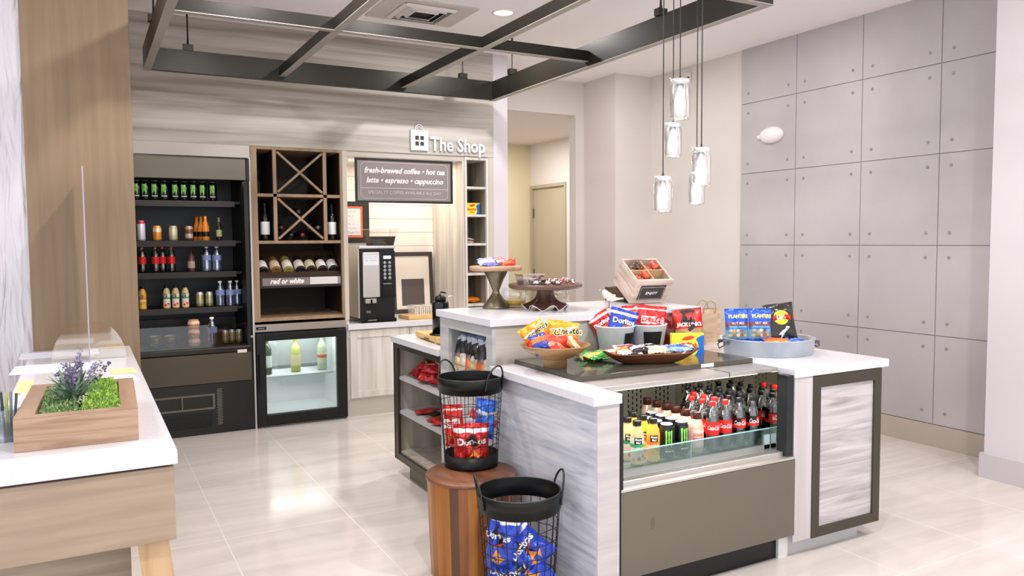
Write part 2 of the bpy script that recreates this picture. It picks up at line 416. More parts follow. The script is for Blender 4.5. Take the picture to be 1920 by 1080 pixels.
pendant((2.98, 3.325, 1.738), 1.0, 'hanging jar lamp at right, lower one of the overlapping pair, behind the other')
pendant((2.55, 3.09, 1.682), 1.0, 'hanging jar lamp at far left of the cluster, lowest of the five')

# wall devices
a = empty('wall_alarm', (5.478, 5.13, 2.478), label='white oval alarm mounted high on the grey concrete panel wall', cat='alarm')
MB().lathe([(.0, -.052), (.06, -.05), (.115, -.036), (.135, -.012), (.137, 0)], 32, M=Matrix.Rotation(PI/2, 4, 'Y') @ Matrix.Scale(.55, 4, (1, 0, 0))).build('housing', mat((240, 234, 232), .4), a)
MB().lathe([(0, -.022), (.016, -.018), (.022, 0)], 16, c=(0, 0, 0), M=Matrix.Translation((-.006, .143, -.005)) @ Matrix.Rotation(PI/2, 4, 'Y')).build('side_nub', mat((240, 234, 232), .4), a)
s = empty('wall_strobe', (5.498, 6.27, 3.2), label='small white double-eyed emergency fitting high on the cream wall', cat='alarm')
MB().box(-.02, 0, -.05, .05, -.05, .05).build('housing', mat((230, 220, 210), .5), s, bevel=.01)
for y in (-.022, .022): MB().lathe([(0, -.012), (.012, -.01), (.014, 0)], 12, M=Matrix.Translation((-.02, y, -.01)) @ Matrix.Rotation(PI/2, 4, 'Y')).build('lens', mat((90, 80, 76), .3), s)
def scribble(par, x0, x1, zs_, y, amp, c):
    """a line of small illegible handwriting"""
    mb = MB(); r_ = random.Random(int(abs(x0*1e4+zs_[0]*1e5)))
    for z in zs_:
        x = x0; p = []
        while x < x1:
            p.append((x, y, z+r_.uniform(-amp, amp))); x += r_.uniform(.002, .005)
            if r_.random() < .16 and len(p) > 2: mb.tube(p, .0009, 4); p = []; x += .006
        if len(p) > 2: mb.tube(p, .0009, 4)
    return mb.build('handwriting', mat(c, .6), par)
# ================================================================== back wall units
# ------------------------------------------------------------------ tall open drinks cooler
mc = empty('drinks_display_cooler', (.75, 6.98, 0), label='tall black open-front drinks cooler with five stocked levels beside the brown pillar', cat='cooler')
mi = Matrix.Translation((-.75, -6.98, 0))
def mbuild(name, mb, m, **k):
    o = mb.build(name, m, mc, **k); o.matrix_parent_inverse = mi; return o
mbuild('cabinet_shell', MB().box(.30, .332, 6.70, 7.30, 0, 2.225).box(1.165, 1.203, 6.68, 7.30, 0, 2.225).box(.332, 1.165, 7.27, 7.30, 0, 2.225).box(.332, 1.165, 6.70, 7.27, 2.19, 2.225).box(.332, 1.165, 6.72, 7.27, .40, .66), M_black, bevel=.003)
mbuild('header_panel', MB().box(.305, 1.185, 6.672, 6.72, 2.052, 2.222), M_taupe, bevel=.004)
mbuild('header_corner', MB().box(1.185, 1.212, 6.668, 6.72, 2.045, 2.228), M_blackg, bevel=.004)
for z in (1.885, 1.562, 1.307, 1.016):
    sh = mbuild('shelf', MB().box(.334, 1.163, 6.86, 7.25, z-.02, z), M_black)
    MB().box(.334, 1.12, 6.848, 6.86, z-.044, z+.003).build('price_rail', mat((44, 40, 34), .5), sh)
mbuild('deck', MB().box(.334, 1.163, 6.73, 7.25, .66, .705).box(.334, 1.163, 7.22, 7.26, .705, .9), mat((52, 48, 42), .35, .3))
mbuild('front_glass', MB().box(.334, 1.163, 6.700, 6.706, .70, .885), glassy((220, 225, 225), .06, .03, (235, 235, 235), .12))
mbuild('bumper', MB().box(.334, 1.19, 6.672, 6.712, .655, .70), mat((50, 46, 40), .25, .6), bevel=.008)
mbuild('tag', MB().box(1.08, 1.155, 6.667, 6.672, .645, .672), mat((225, 215, 205), .5), bevel=.003)
mbuild('lower_panel', MB().box(.305, 1.19, 6.672, 6.72, .415, .65), mat((84, 76, 62), .45, .4))
bs = mbuild('base_panel', MB().box(.305, 1.203, 6.675, 6.72, 0.0, .41), mat((22, 20, 18), .35))
g = mbuild('grille', MB().box(.40, .895, 6.668, 6.675, .315, .33).box(.40, .895, 6.668, 6.675, .205, .22).box(.40, .415, 6.668, 6.675, .22, .315).box(.645, .655, 6.668, 6.675, .22, .315).box(.88, .895, 6.668, 6.675, .22, .315), mat((105, 100, 90), .4, .5))
vt = MB()
for k in range(9): vt.box(.44, .87, 6.67, 6.676, .06+.014*k, .066+.014*k)
mbuild('louvre_slots', vt, mat((10, 10, 10), .5))
ps = MB()
for i in range(4):
    for j in range(26): ps.cyl((.915+.01*i+(.005 if j % 2 else 0), 6.669, .075+.0115*j), (.915+.01*i+(.005 if j % 2 else 0), 6.676, .075+.0115*j), .0034, n=6)
mbuild('perforated_strip', ps, mat((150, 145, 130), .4, .5))
l_ = lamp('cooler_fill', 'AREA', (.75, 6.74, 2.04), 1.6, .8, (1, .97, .93), sy=.03); l_.parent = mc; l_.matrix_parent_inverse = mi  # weak fill lamp added below the header so the stock shows up
mbuild('side_strip', MB().box(1.203, 1.207, 6.67, 6.70, 0, 2.05), M_black)
lk = mbuild('lock', MB().cyl((1.195, 6.675, .775), (1.195, 6.655, .775), .011), M_steel)

# ------------------------------------------------------------------ wine cabinet
wc = empty('wine_cabinet', (1.605, 6.98, .88), label='tall oak wine cabinet with two stacked X-shaped racks, shelf and cubby', cat='cabinet')
wi = Matrix.Translation((-1.605, -6.98, -.88))
def wb(name, mb, m, **k):
    o = mb.build(name, m, wc, **k); o.matrix_parent_inverse = wi; return o
X0, X1 = 1.224, 1.990
wb('side_panel', MB().box(X0, 1.275, 6.685, 7.28, .885, 2.336), M_winewood, bevel=.002)
wb('side_panel', MB().box(1.967, X1, 6.685, 7.28, .885, 2.336), M_winewood, bevel=.002)
wb('top_panel', MB().box(1.275, 1.967, 6.685, 7.28, 2.312, 2.336), M_winewood)
wb('base_panel', MB().box(1.275, 1.967, 6.685, 7.28, .888, .918), M_winewood)
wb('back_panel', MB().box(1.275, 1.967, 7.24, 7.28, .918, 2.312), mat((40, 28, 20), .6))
wb('divider', MB().box(1.403, 1.432, 6.69, 6.71, 1.56, 2.312), M_winewood)
wb('divider', MB().box(1.822, 1.852, 6.69, 6.71, 1.56, 2.312), M_winewood)
wb('inner_shade', MB().box(1.405, 1.430, 6.71, 7.24, 1.56, 2.312).box(1.824, 1.850, 6.71, 7.24, 1.56, 2.312).box(1.275, 1.2765, 6.71, 7.24, .93, 2.312).box(1.9655, 1.967, 6.71, 7.24, .93, 2.312), mat((42, 30, 21), .6))  # inner faces painted dark for the shade behind the lit front edges
wb('rail', MB().box(1.275, 1.967, 6.69, 7.2, 1.925, 1.95), M_winewood)
wb('rail', MB().box(1.275, 1.967, 6.69, 7.2, 1.535, 1.56), M_winewood)
def slat(x0, z0, x1, z1, yy):
    d = Vector((x1-x0, 0, z1-z0)); L = d.length; a = math.atan2(z1-z0, x1-x0)
    Mx = Matrix.Translation(((x0+x1)/2, yy, (z0+z1)/2)) @ Matrix.Rotation(-a, 4, 'Y')
    return MB().box(-L/2, L/2, 0, .03, -.009, .009, Mx)
for zb, zt in ((1.95, 2.312), (1.56, 1.925)):
    for q, (a, b) in enumerate(((zb+.015, zt-.015), (zt-.015, zb+.015))):
        wb('cross_slat', slat(1.440, a, 1.815, b, 6.69+.002*q), M_winewood)
wb('slanted_shelf', MB().prism([(1.275, 6.705, 1.262), (1.275, 6.98, 1.472), (1.275, 6.98, 1.452), (1.275, 6.705, 1.242)], (.692, 0, 0)), mat((60, 44, 32), .5))
sg = wb('shelf_sign', MB().box(1.278, 1.964, 6.682, 6.70, 1.165, 1.262), mat((30, 26, 24), .4))
MB().box(1.295, 1.69, 6.679, 6.682, 1.185, 1.248).build('sign_panel', mat((128, 112, 108), .5), sg)
MB().box(1.69, 1.93, 6.679, 6.682, 1.187, 1.249).build('white_insert', mat((214, 208, 208), .4), sg)
MB().box(1.935, 1.953, 6.679, 6.682, 1.187, 1.249).build('grey_insert', mat((150, 146, 144), .4), sg)
flat_text('lettering', 'red or white', .060, mat((240, 236, 236), .5), sg, FACE(1.495, 6.6785, 1.219), italic=.3, bold=.04, sx=.9)

# ------------------------------------------------------------------ wine fridge
wf = empty('wine_fridge', (1.605, 6.98, 0), label='black-framed glass-door under-counter wine fridge, lit inside, below the oak cabinet', cat='fridge')
fi = Matrix.Translation((-1.605, -6.98, 0))
def fb(name, mb, m, p=wf, **k):
    o = mb.build(name, m, wf, **k); o.matrix_parent_inverse = fi; return o
M_liner = mat((234, 238, 238), .35)
fb('body', MB().box(1.228, 1.26, 6.70, 7.28, .03, .86).box(1.955, 1.988, 6.70, 7.28, .03, .86).box(1.26, 1.955, 7.24, 7.28, .03, .86).box(1.26, 1.955, 6.70, 7.24, .78, .86).box(1.26, 1.955, 6.72, 7.24, .03, .06), M_blackmetal)
fb('liner', MB().box(1.262, 1.29, 6.74, 7.24, .10, .775).box(1.925, 1.953, 6.74, 7.24, .10, .775).box(1.29, 1.925, 7.20, 7.235, .10, .775).box(1.29, 1.925, 6.74, 7.20, .065, .10).box(1.29, 1.925, 6.74, 7.20, .75, .775), M_liner)
fb('evaporator_cover', MB().box(1.33, 1.88, 7.12, 7.20, .44, .70), mat((196, 202, 202), .4, .2), bevel=.006)
fs = MB()
for k in range(22): fs.cyl((1.292, 6.80+.018*k, .41), (1.923, 6.80+.018*k, .41), .0025, n=6)
fs.cyl((1.292, 6.79, .405), (1.923, 6.79, .405), .005, n=6)
fb('wire_shelf', fs, mat((230, 232, 232), .3, .4))
fb('header_strip', MB().box(1.224, 1.992, 6.672, 6.70, .805, .865), mat((176, 166, 155), .38, .6))
lg = fb('badge', MB().box(1.232, 1.315, 6.668, 6.672, .822, .848), mat((20, 20, 20), .3), bevel=.003)
t_ = flat_text('lettering', 'turbo air', .014, mat((220, 220, 220), .4), wf, FACE(1.274, 6.667, .835)); t_.matrix_parent_inverse = fi
dr = fb('door', MB().box(1.228, 1.302, 6.650, 6.70, .02, .79).box(1.902, 1.988, 6.650, 6.70, .02, .79).box(1.302, 1.902, 6.650, 6.70, .02, .108).box(1.302, 1.902, 6.650, 6.70, .728, .79), M_black, bevel=.003)
MB().box(1.302, 1.902, 6.668, 6.674, .108, .728).build('pane', M_clear, dr)
MB().box(1.236, 1.25, 6.644, 6.65, .30, .62).build('handle', M_blackg, dr)
MB().box(1.90, 1.985, 6.655, 6.70, .79, .803).build('hinge', M_black, dr)
l_ = lamp('fridge_light', 'AREA', (1.605, 6.80, .745), 2.2, .55, (.93, .98, 1), sy=.06); l_.parent = wf; l_.matrix_parent_inverse = fi
l_ = lamp('fridge_light', 'AREA', (1.605, 7.02, .745), 1.6, .5, (.93, .98, 1), sy=.1); l_.parent = wf; l_.matrix_parent_inverse = fi
fb('kick', MB().box(1.25, 1.97, 6.72, 6.75, 0, .03), M_black)

# ------------------------------------------------------------------ coffee niche
cb = empty('coffee_cabinet', (2.58, 6.98, 0), label='white-washed base cabinet with recessed panel doors under the coffee machine', cat='cabinet')
ci = Matrix.Translation((-2.58, -6.98, 0))
def cbb(name, mb, m, par=cb, **k):
    o = mb.build(name, m, par, **k)
    if par is cb: o.matrix_parent_inverse = ci
    return o
cbb('body', MB().box(2.01, 3.155, 6.70, 7.42, .15, .775), M_washv)
cbb('toe_kick', MB().box(2.01, 3.155, 6.705, 7.42, 0, .15), mat((186, 178, 166), .5))
cbb('apron', MB().box(2.01, 3.155, 6.692, 6.70, .70, .775), M_washv)
for k, x in enumerate((2.03, 2.59)):
    dd = cbb('door', MB().box(x, x+.06, 6.682, 6.70, .165, .765).box(x+.49, x+.55, 6.682, 6.70, .165, .765).box(x+.06, x+.49, 6.682, 6.70, .165, .225).box(x+.06, x+.49, 6.682, 6.70, .70, .765), M_washv, bevel=.002)
    MB().box(x+.06, x+.49, 6.693, 6.70, .225, .70).build('recessed_panel', M_washv, dd)
tag(MB().box(2.005, 3.158, 6.655, 7.44, .777, .828).build('coffee_worktop', M_quartz, bevel=.003), 'white worktop carrying the coffee machine in the back niche', 'worktop')
struct('trim_3', MB().box(2.012, 2.028, 6.70, 7.44, .828, 2.29), mat((228, 221, 212), .6))
struct('trim_4', MB().box(3.14, 3.158, 6.70, 7.44, .828, 2.29), M_washv)
sl = MB()
for k in range(11): sl.box(2.03, 3.14, 7.43, 7.44, .828+.135*k, .828+.135*k+.131)
struct('wall_shiplap', sl, mat((240, 234, 226), .6))
cpk = empty('niche_light', (2.60, 7.0, 2.292), label='slim strip light under the header inside the bright coffee niche', cat='light')
MB().box(-.45, .45, -.02, .02, -.012, 0).build('strip', mat((255, 240, 214), .4, emis=3), cpk)
lamp('strip_light', 'AREA', (0, .0, -.02), 11, .9, (1, .88, .72), sy=.05, parent=cpk)
lamp('strip_light', 'SPOT', (.40, .12, -.03), 9, .03, (1, .86, .68), parent=cpk, spread=2.0)

# header sign
sn = empty('menu_sign', (2.565, 6.695, 2.085), label='large grey coffee menu sign in a black frame hung under the header', cat='sign')
MB().box(-.465, .465, -.02, 0, .175, .195).box(-.465, .465, -.02, 0, -.195, -.175).box(-.465, -.445, -.02, 0, -.175, .175).box(.445, .465, -.02, 0, -.175, .175).build('frame', mat((34, 30, 27), .3), sn, bevel=.002)
MB().box(-.445, .445, -.012, -.002, -.175, .175).build('board', mat((140, 130, 127), .25), sn)
M_sgn = mat((240, 234, 232), .5)
def rrect(w_, h_, r_, cut=False, n=6):
    p = []
    for cx, cy, a in ((w_-r_, h_-r_, 0), (-w_+r_, h_-r_, PI/2), (-w_+r_, -h_+r_, PI), (w_-r_, -h_+r_, 1.5*PI)):
        p += [(cx+r_*math.cos(a+PI/2*i/n), cy+r_*math.sin(a+PI/2*i/n)) for i in range(n+1)]
    return p
bp = [(x, -.0145, z) for x, z in rrect(.415, .158, .045)]
bp2 = MB().tube(bp, .0016, 5, True)
bp2.box(-.415, .415, -.0155, -.0135, -.068, -.065)
bp2.build('border_line', M_sgn, sn)
flat_text('lettering', 'fresh-brewed coffee • hot tea', .068, M_sgn, sn, FACE(0, -.0145, .088), italic=.3, bold=.03, sx=.94)
flat_text('lettering', 'latte • espresso • cappuccino', .068, M_sgn, sn, FACE(0, -.0145, .002), italic=.3, bold=.03, sx=.92)
flat_text('lettering', 'SPECIALTY COFFEE AVAILABLE ALL DAY', .040, mat((205, 198, 196), .5), sn, FACE(0, -.0145, -.105), sx=.98)

# shop sign on the fascia
ss = empty('shop_sign', (2.98, 6.683, 2.46), label='raised white The Shop lettering with a shopping bag emblem on the grey fascia', cat='sign')
M_let = mat((238, 236, 236), .4)
gx, gz = -.28, -.01
bagp = MB()
# bag emblem: plate with four window holes, built as bars
bx0, bx1, bz0, bz1 = gx-.083, gx+.083, gz-.085, gz+.095
hx = [gx-.042, gx-.004, gx+.006, gx+.044]; hz = [gz-.043, gz-.006, gz+.008, gz+.045]
for a in ((bx0, hx[0], bz0, bz1), (hx[3], bx1, bz0, bz1), (hx[0], hx[3], bz0, hz[0]), (hx[0], hx[3], hz[3], bz1), (hx[1], hx[2], hz[0], hz[3]), (hx[0], hx[1], hz[1], hz[2]), (hx[2], hx[3], hz[1], hz[2])):
    bagp.box(a[0], a[1], -.022, -.006, a[2], a[3])
for r_ in (.036, .02): bagp.tube([(gx+r_*math.cos(PI*i/12), -.014, bz1+.01+r_*1.15*math.sin(PI*i/12)) for i in range(13)], .0045, 6)
bagp.box(gx-.041, gx-.031, -.018, -.010, bz1-.01, bz1+.012).box(gx+.031, gx+.041, -.018, -.010, bz1-.01, bz1+.012)
bagp.build('bag_emblem', M_let, ss)
MB().box(gx-.078, gx+.078, -.006, 0, bz0+.005, bz1-.005).build('backing', mat((70, 62, 58), .6), ss)
flat_text('lettering', 'The Shop', .175, M_let, ss, FACE(.105, -.022, -.035), thick=.016, bold=.016, sx=.82)

# shelf tower
st = empty('shelf_tower', (3.28, 6.98, 0), label='narrow white-washed open shelf tower at the right end of the back wall', cat='shelf')
si = Matrix.Translation((-3.28, -6.98, 0))
def stb(name, mb, m, **k):
    o = mb.build(name, m, st, **k); o.matrix_parent_inverse = si; return o
stb('side_panel', MB().box(3.160, 3.180, 6.69, 7.10, 0, 2.33), M_washv)
stb('side_panel', MB().box(3.384, 3.404, 6.69, 7.10, 0, 2.33), M_washv)
stb('back_panel', MB().box(3.180, 3.384, 7.08, 7.10, 0, 2.33).box(3.180, 3.182, 6.72, 7.08, 0, 2.30).box(3.382, 3.384, 6.72, 7.08, 0, 2.30), noisemat('tower_laminate', [(120, 112, 98), (146, 137, 122), (166, 157, 142)], (16, 16, .9), .5, 3, .3))
stb('top_panel', MB().box(3.180, 3.384, 6.69, 7.08, 2.305, 2.33), M_washv)
for z in (2.057, 1.796, 1.524, 1.241, .947, .65, .35, .08): stb('shelf', MB().box(3.180, 3.384, 6.70, 7.08, z-.022, z), M_washv)

# ------------------------------------------------------------------ coffee machine
cm = empty('coffee_machine', (2.285, 6.69, .828), label='black and silver bean-to-cup coffee machine on the white worktop', cat='coffee machine')
MB().box(-.155, .165, .0, .42, .03, .66).build('body', M_black, cm, bevel=.006)
MB().box(-.168, -.155, .01, .41, .04, .66).build('side_panel', mat((205, 198, 188), .3, .7), cm, bevel=.002)
MB().box(-.16, .17, -.035, .42, .0, .035).build('drip_tray', M_blackg, cm, bevel=.008)
MB().box(-.10, -.02, -.037, -.034, .02, .028).build('tray_highlight', M_steel, cm)
MB().box(-.16, .17, -.01, .42, .655, .68).build('top_plate', M_steel, cm, bevel=.006)
dp = MB().box(-.135, .02, -.03, .0, .225, .625).build('door_panel', mat((205, 200, 194), .3, .6), cm, bevel=.01)
nt_ = MB().box(-.13, .01, -.0315, -.03, .51, .60).build('notice', mat((226, 224, 232), .6), dp)
scribble(nt_, -.12, 0, [.585, .572], -.0322, .004, (150, 148, 170)); scribble(nt_, -.11, -.01, [.55], -.0322, .006, (120, 118, 150))
kp = MB().box(.02, .165, -.025, .0, .22, .635).build('keypad_panel', M_blackg, cm, bevel=.005)
MB().box(.055, .125, -.028, -.025, .565, .592).build('display', mat((205, 225, 250), .3, emis=1.2), kp)
kb = MB()
for i in range(2):
    for j in range(5): kb.lathe([(0, -.0025), (.013, -.0015), (.014, 0)], 14, M=Matrix.Translation((.068+.045*i, -.025, .53-.034*j)) @ Matrix.Rotation(-PI/2, 4, 'X'))
kb.build('buttons', mat((150, 156, 160), .35, .2), kp)
MB().box(.05, .13, -.027, -.025, .34, .345).build('lettering_strip', mat((170, 170, 170), .4), kp)
MB().box(-.12, -.02, -.045, .0, .175, .215).build('spout', mat((190, 185, 178), .3, .6), cm, bevel=.004)
MB().box(-.075, -.06, -.05, -.04, .165, .21).build('spout_divider', M_blackg, cm)
MB().box(-.105, -.065, -.012, 0, .085, .108).build('service_plate', mat((120, 118, 115), .35, .6), cm)
# hopper on top: clear, flared, filled with beans
hp = empty('bean_hopper', (2.40, 6.92, .828+.68), label='clear flared plastic hopper of dark coffee beans on top of the coffee machine', cat='hopper')
def frus(b, t, z0, z1, y0=.09, y1=.13):
    v = [(-b, -y0, z0), (b, -y0, z0), (b, y0, z0), (-b, y0, z0), (-t, -y1, z1), (t, -y1, z1), (t, y1, z1), (-t, y1, z1)]
    return MB().add(v, [(3, 2, 1, 0), (4, 5, 6, 7), (0, 1, 5, 4), (1, 2, 6, 5), (2, 3, 7, 6), (3, 0, 4, 7)])
frus(.100, .115, 0, .085, .08, .10).build('coffee_beans', mat((32, 22, 16), .5, bump=.6, bscale=120), hp)
frus(.104, .130, -.001, .145, .085, .115).build('clear_wall', glassy((240, 230, 215), .06, .05, k=.15), hp)
MB().box(-.135, .135, -.12, .12, .145, .153).build('lid', glassy((240, 230, 215), .2, .1, k=.2), hp)
# black notice board with an orange note on the back wall
nb = empty('notice_board', (2.305, 7.428, 1.735), label='black board with an orange-framed handwritten note above the coffee machine', cat='board')
MB().box(-.16, .16, -.014, 0, -.20, .20).build('board', mat((46, 40, 36), .5), nb)
MB().box(-.108, .092, -.018, -.014, -.148, .152).build('note_frame', mat((216, 108, 66), .5), nb)
MB().box(-.085, .070, -.020, -.018, -.125, .130).build('note', mat((226, 222, 226), .6), nb)
scribble(nb, -.06, .045, [.10], -.0205, .010, (110, 112, 150)); scribble(nb, -.055, -.005, [.062], -.0205, .010, (110, 112, 150))
scribble(nb, -.06, .01, [.022], -.0205, .008, (110, 112, 150)); scribble(nb, -.075, .062, [-.02, -.055], -.0205, .010, (110, 112, 150))
flat_text('handwriting', 'Thank You', .026, mat((92, 96, 140), .6), nb, FACE(-.0, -.0205, -.10))
# framed board leaning on the back wall
fb2 = empty('leaning_picture_frame', (2.925, 7.36, .83), (-.07, 0, 0), label='black-framed white board with a grey square leaning behind the coffee machine', cat='picture frame')
MB().box(-.25, .19, -.012, .012, .57, .61).box(-.25, .19, -.012, .012, 0, .04).box(.15, .19, -.012, .012, .04, .57).box(-.25, -.21, -.012, .012, .04, .57).build('frame', mat((62, 54, 48), .4), fb2, bevel=.002)
MB().box(-.21, .15, -.003, .008, .04, .57).build('board', mat((232, 222, 210), .5), fb2)
MB().box(-.15, .09, -.005, -.003, .075, .34).build('grey_square', mat((88, 78, 75), .6), fb2)
# bamboo tray with wire basket
bt = empty('bamboo_tray', (2.73, 6.72, .828), (0, 0, .05), label='pale bamboo serving tray on the coffee worktop right of the machine', cat='tray')
M_bamboo = noisemat('bamboo', [(196, 154, 84), (214, 174, 104), (226, 190, 124)], (4, 40, 40), .45, 3)
MB().box(-.14, .14, 0, .24, 0, .035).build('board', M_bamboo, bt, bevel=.005)
MB().box(-.10, .10, .04, .2, .035, .038).build('inset', mat((226, 200, 150), .4), bt)
wbk = empty('wire_basket', (2.79, 6.86, .863), label='white wire basket of sachets standing on the bamboo tray', cat='basket')
wm = MB()
for z in (0, .04, .08):
    wm.tube([(x*(1+z), y*(1+z), z+.003) for x, y in rrect(.12, .07, .02)], .0022, 5, True)
for k in range(18):
    x = -.115+.0135*k
    for y in (-.07, .07): wm.cyl((x, y, .003), (x*1.08, y*1.08, .083), .0015, n=5)
for k in range(9):
    y = -.06+.015*k
    for x in (-.12, .12): wm.cyl((x, y, .003), (x*1.08, y*1.08, .083), .0015, n=5)
wm.build('wire_body', mat((214, 208, 200), .4, .4), wbk)
sb = MB()
for k in range(9): sb.box(-.1+.022*k, -.086+.022*k, -.05, .05, .004, .06+.01*(k % 3))
sb.build('sachets', mat((236, 226, 214), .6), wbk)
# ================================================================== packaged goods: makers
M_pet = glassy((255, 255, 255), .12, .08, (240, 244, 244), .5)
M_cola = mat((22, 9, 6), .12, coat=.6)
M_redl = mat((214, 34, 26), .35)
M_redcap = mat((216, 34, 26), .35)
M_blkcap = mat((22, 22, 24), .35)
M_wt = mat((244, 240, 238), .45)
M_alu = mat((222, 225, 228), .35, .6)
M_wineglass = mat((14, 20, 12), .08, coat=.5)
def band(name, m, par, r, z0, z1, n=24, a0=0, a1=2*PI):
    return MB().lathe([(r, z0), (r, z1)], n, a0=a0, a1=a1).build(name, m, par)
def cola(diet=False, logo=True):
    t = empty('cola_bottle')
    MB().lathe([(0, .002), (.026, 0), (.031, .012), (.0325, .05), (.029, .085), (.0315, .125), (.0325, .145), (.028, .170), (.018, .195), (.0135, .207), (.0135, .215)], 20).build('bottle', M_pet, t)
    MB().lathe([(0, .004), (.0255, .003), (.0305, .012), (.032, .05), (.0285, .085), (.031, .125), (.032, .147), (.0265, .170), (0, .171)], 20).build('cola', M_cola, t)
    MB().lathe([(0, .234), (.0135, .234), (.0145, .232), (.0145, .213), (.0135, .212)], 18).build('cap', M_blkcap if diet else M_redcap, t)
    if diet:
        l = band('label', mat((24, 12, 10), .3), t, .0326, .092, .14); band('red_band', M_redl, l, .0329, .092, .108)
        band('red_patch', M_redl, l, .0329, .108, .136, 12, -1.9, -.5)
    else: l = band('label', M_redl, t, .0326, .078, .14)
    if logo: wrap_text('logo', 'Coca-Cola', .030, M_wt, l, .0332, .112 if not diet else .116, ang=-2.05, italic=.45, bold=.02, sx=.48)
    return t
def can(name, r, h, m, par=None):
    t = empty(name)
    MB().lathe([(0, .006), (r*.72, .004), (r*.82, 0), (r, .014), (r, h-.018), (r*.82, h-.003)], 24).build('can_body', m, t)
    MB().lathe([(r*.82, h-.003), (r*.84, h), (r*.78, h-.001), (r*.76, h-.006), (0, h-.006)], 24).build('can_lid', M_alu, t)
    return t
def claw(par, r, z0, h, ang, m):
    """three ragged vertical strokes"""
    mb = MB()
    for k, (dx, zz, hh, ww) in enumerate(((-.0125, .0, 1.0, .0042), (0, .012, .74, .0040), (.0125, .004, .94, .0044))):
        top = z0+h-zz*.3; bot = top-h*hh
        pts = [(dx-ww, top), (dx+ww*1.3, top+.003), (dx+ww*.9, top-.4*(top-bot)), (dx+ww*1.2, top-.6*(top-bot)), (dx+.001, bot), (dx-ww*.6, top-.6*(top-bot)), (dx-ww*.4, top-.35*(top-bot))]
        v = [(r*math.cos(ang+a/r), r*math.sin(ang+a/r), b) for a, b in pts]
        mb.add(v, [tuple(range(len(v)))])
    return mb.build('claw_mark', m, par)
def energy_can():
    t = can('energy_drink_can', .033, .158, mat((14, 15, 15), .28, .3, coat=.4))
    claw(t, .0335, .042, .088, -1.95, mat((140, 228, 90), .4))
    wrap_text('lettering', 'MONSTER', .010, M_wt, t, .0335, .036, ang=-1.75, bold=.02)
    return t
def juice(orange=True):
    t = empty('juice_bottle')
    c = (236, 178, 60) if orange else (216, 196, 140)
    MB().lathe([(0, .002), (.026, 0), (.030, .01), (.0285, .05), (.0295, .10), (.0305, .125), (.026, .150), (.018, .168), (.017, .178)], 20).build('bottle', mat(c, .15, coat=.5), t)
    MB().lathe([(0, .198), (.0185, .198), (.0195, .196), (.0195, .176), (.018, .175)], 18).build('cap', M_blkcap, t)
    l = MB().lathe([(.0304, .01), (.0289, .05), (.0299, .10), (.0309, .125)], 24).build('label', bandmat('juice_label', [(0, (238, 190, 150) if not orange else (246, 190, 90)), (.2, (236, 214, 196) if not orange else (240, 176, 60)), (.5, (236, 226, 214) if not orange else (236, 222, 190)), (.62, (70, 168, 110) if not orange else (240, 130, 34)), (.76, (230, 224, 204) if not orange else (240, 160, 40))], .4, wob=.05), t)
    MB().grid(lambda u, v: (.0314*math.cos(-2.65+1.15*u), .0314*math.sin(-2.65+1.15*u), .096+.030*v), 8, 1).build('logo_patch', mat((22, 18, 16), .4), l)
    wrap_text('logo', 'Minute', .0145, M_wt, l, .0318, .1175, ang=-2.07, bold=.03, sx=.72)
    wrap_text('logo', 'Maid', .0145, M_wt, l, .0318, .1040, ang=-2.07, bold=.02, sx=.72)
    if not orange:
        for k in range(2): MB().lathe([(0, .004), (.006, .003), (.009, 0)], 14, M=Matrix.Rotation(-1.9+.7*k, 4, 'Z') @ Matrix.Translation((.0290, 0, .032+.01*k)) @ Matrix.Rotation(PI/2, 4, 'Y')).build('apple_picture', mat((206, 40, 30), .4), l)
    else:
        for k in range(2): MB().lathe([(0, .004), (.008, .003), (.011, 0)], 14, M=Matrix.Rotation(-1.9+.6*k, 4, 'Z') @ Matrix.Translation((.0290, 0, .05+.012*k)) @ Matrix.Rotation(PI/2, 4, 'Y')).build('orange_picture', mat((246, 170, 30), .4), l)
    return t
def iced_coffee():
    t = empty('iced_coffee_bottle')
    MB().lathe([(0, .002), (.028, 0), (.032, .012), (.032, .118), (.028, .140), (.020, .158), (.0185, .164)], 20).build('bottle', mat((206, 176, 150), .18, coat=.5), t)
    MB().lathe([(0, .192), (.020, .192), (.0205, .190), (.0205, .160), (.019, .159)], 18).build('cap', mat((62, 24, 16), .35), t)
    l = band('label', mat((236, 200, 190), .4), t, .0324, .03, .112)
    wrap_text('logo', 'DUNKIN\'', .0175, mat((240, 120, 40), .4), l, .0330, .088, ang=-2.05, bold=.05, sx=.75)
    wrap_text('logo', 'DONUTS', .0175, mat((214, 40, 130), .4), l, .0330, .068, ang=-2.05, bold=.05, sx=.75)
    return t
def voss():
    t = empty('water_bottle')
    MB().lathe([(0, .002), (.029, 0), (.030, .005), (.030, .178), (.028, .184)], 24).build('bottle', mat((216, 222, 228), .15, coat=.5), t)
    MB().lathe([(0, .222), (.029, .222), (.030, .220), (.030, .184), (.029, .183)], 24).build('cap', mat((228, 230, 234), .3, .3), t)
    wrap_text('logo', 'VOSS', .036, mat((120, 124, 132), .4), t, .0305, .10, ang=-2.1, vert=True, bold=.03)
    return t
def water():
    t = empty('water_bottle')
    MB().lathe([(0, .002), (.028, 0), (.033, .01), (.031, .03), (.033, .05), (.031, .07), (.033, .09), (.032, .15), (.024, .18), (.014, .200), (.0135, .208)], 20).build('bottle', glassy((230, 238, 250), .4, .1, (214, 224, 240), .3), t)
    MB().lathe([(0, .222), (.0145, .222), (.0145, .206)], 16).build('cap', M_wt, t)
    band('label', mat((140, 156, 206), .4), t, .0335, .10, .145)
    return t
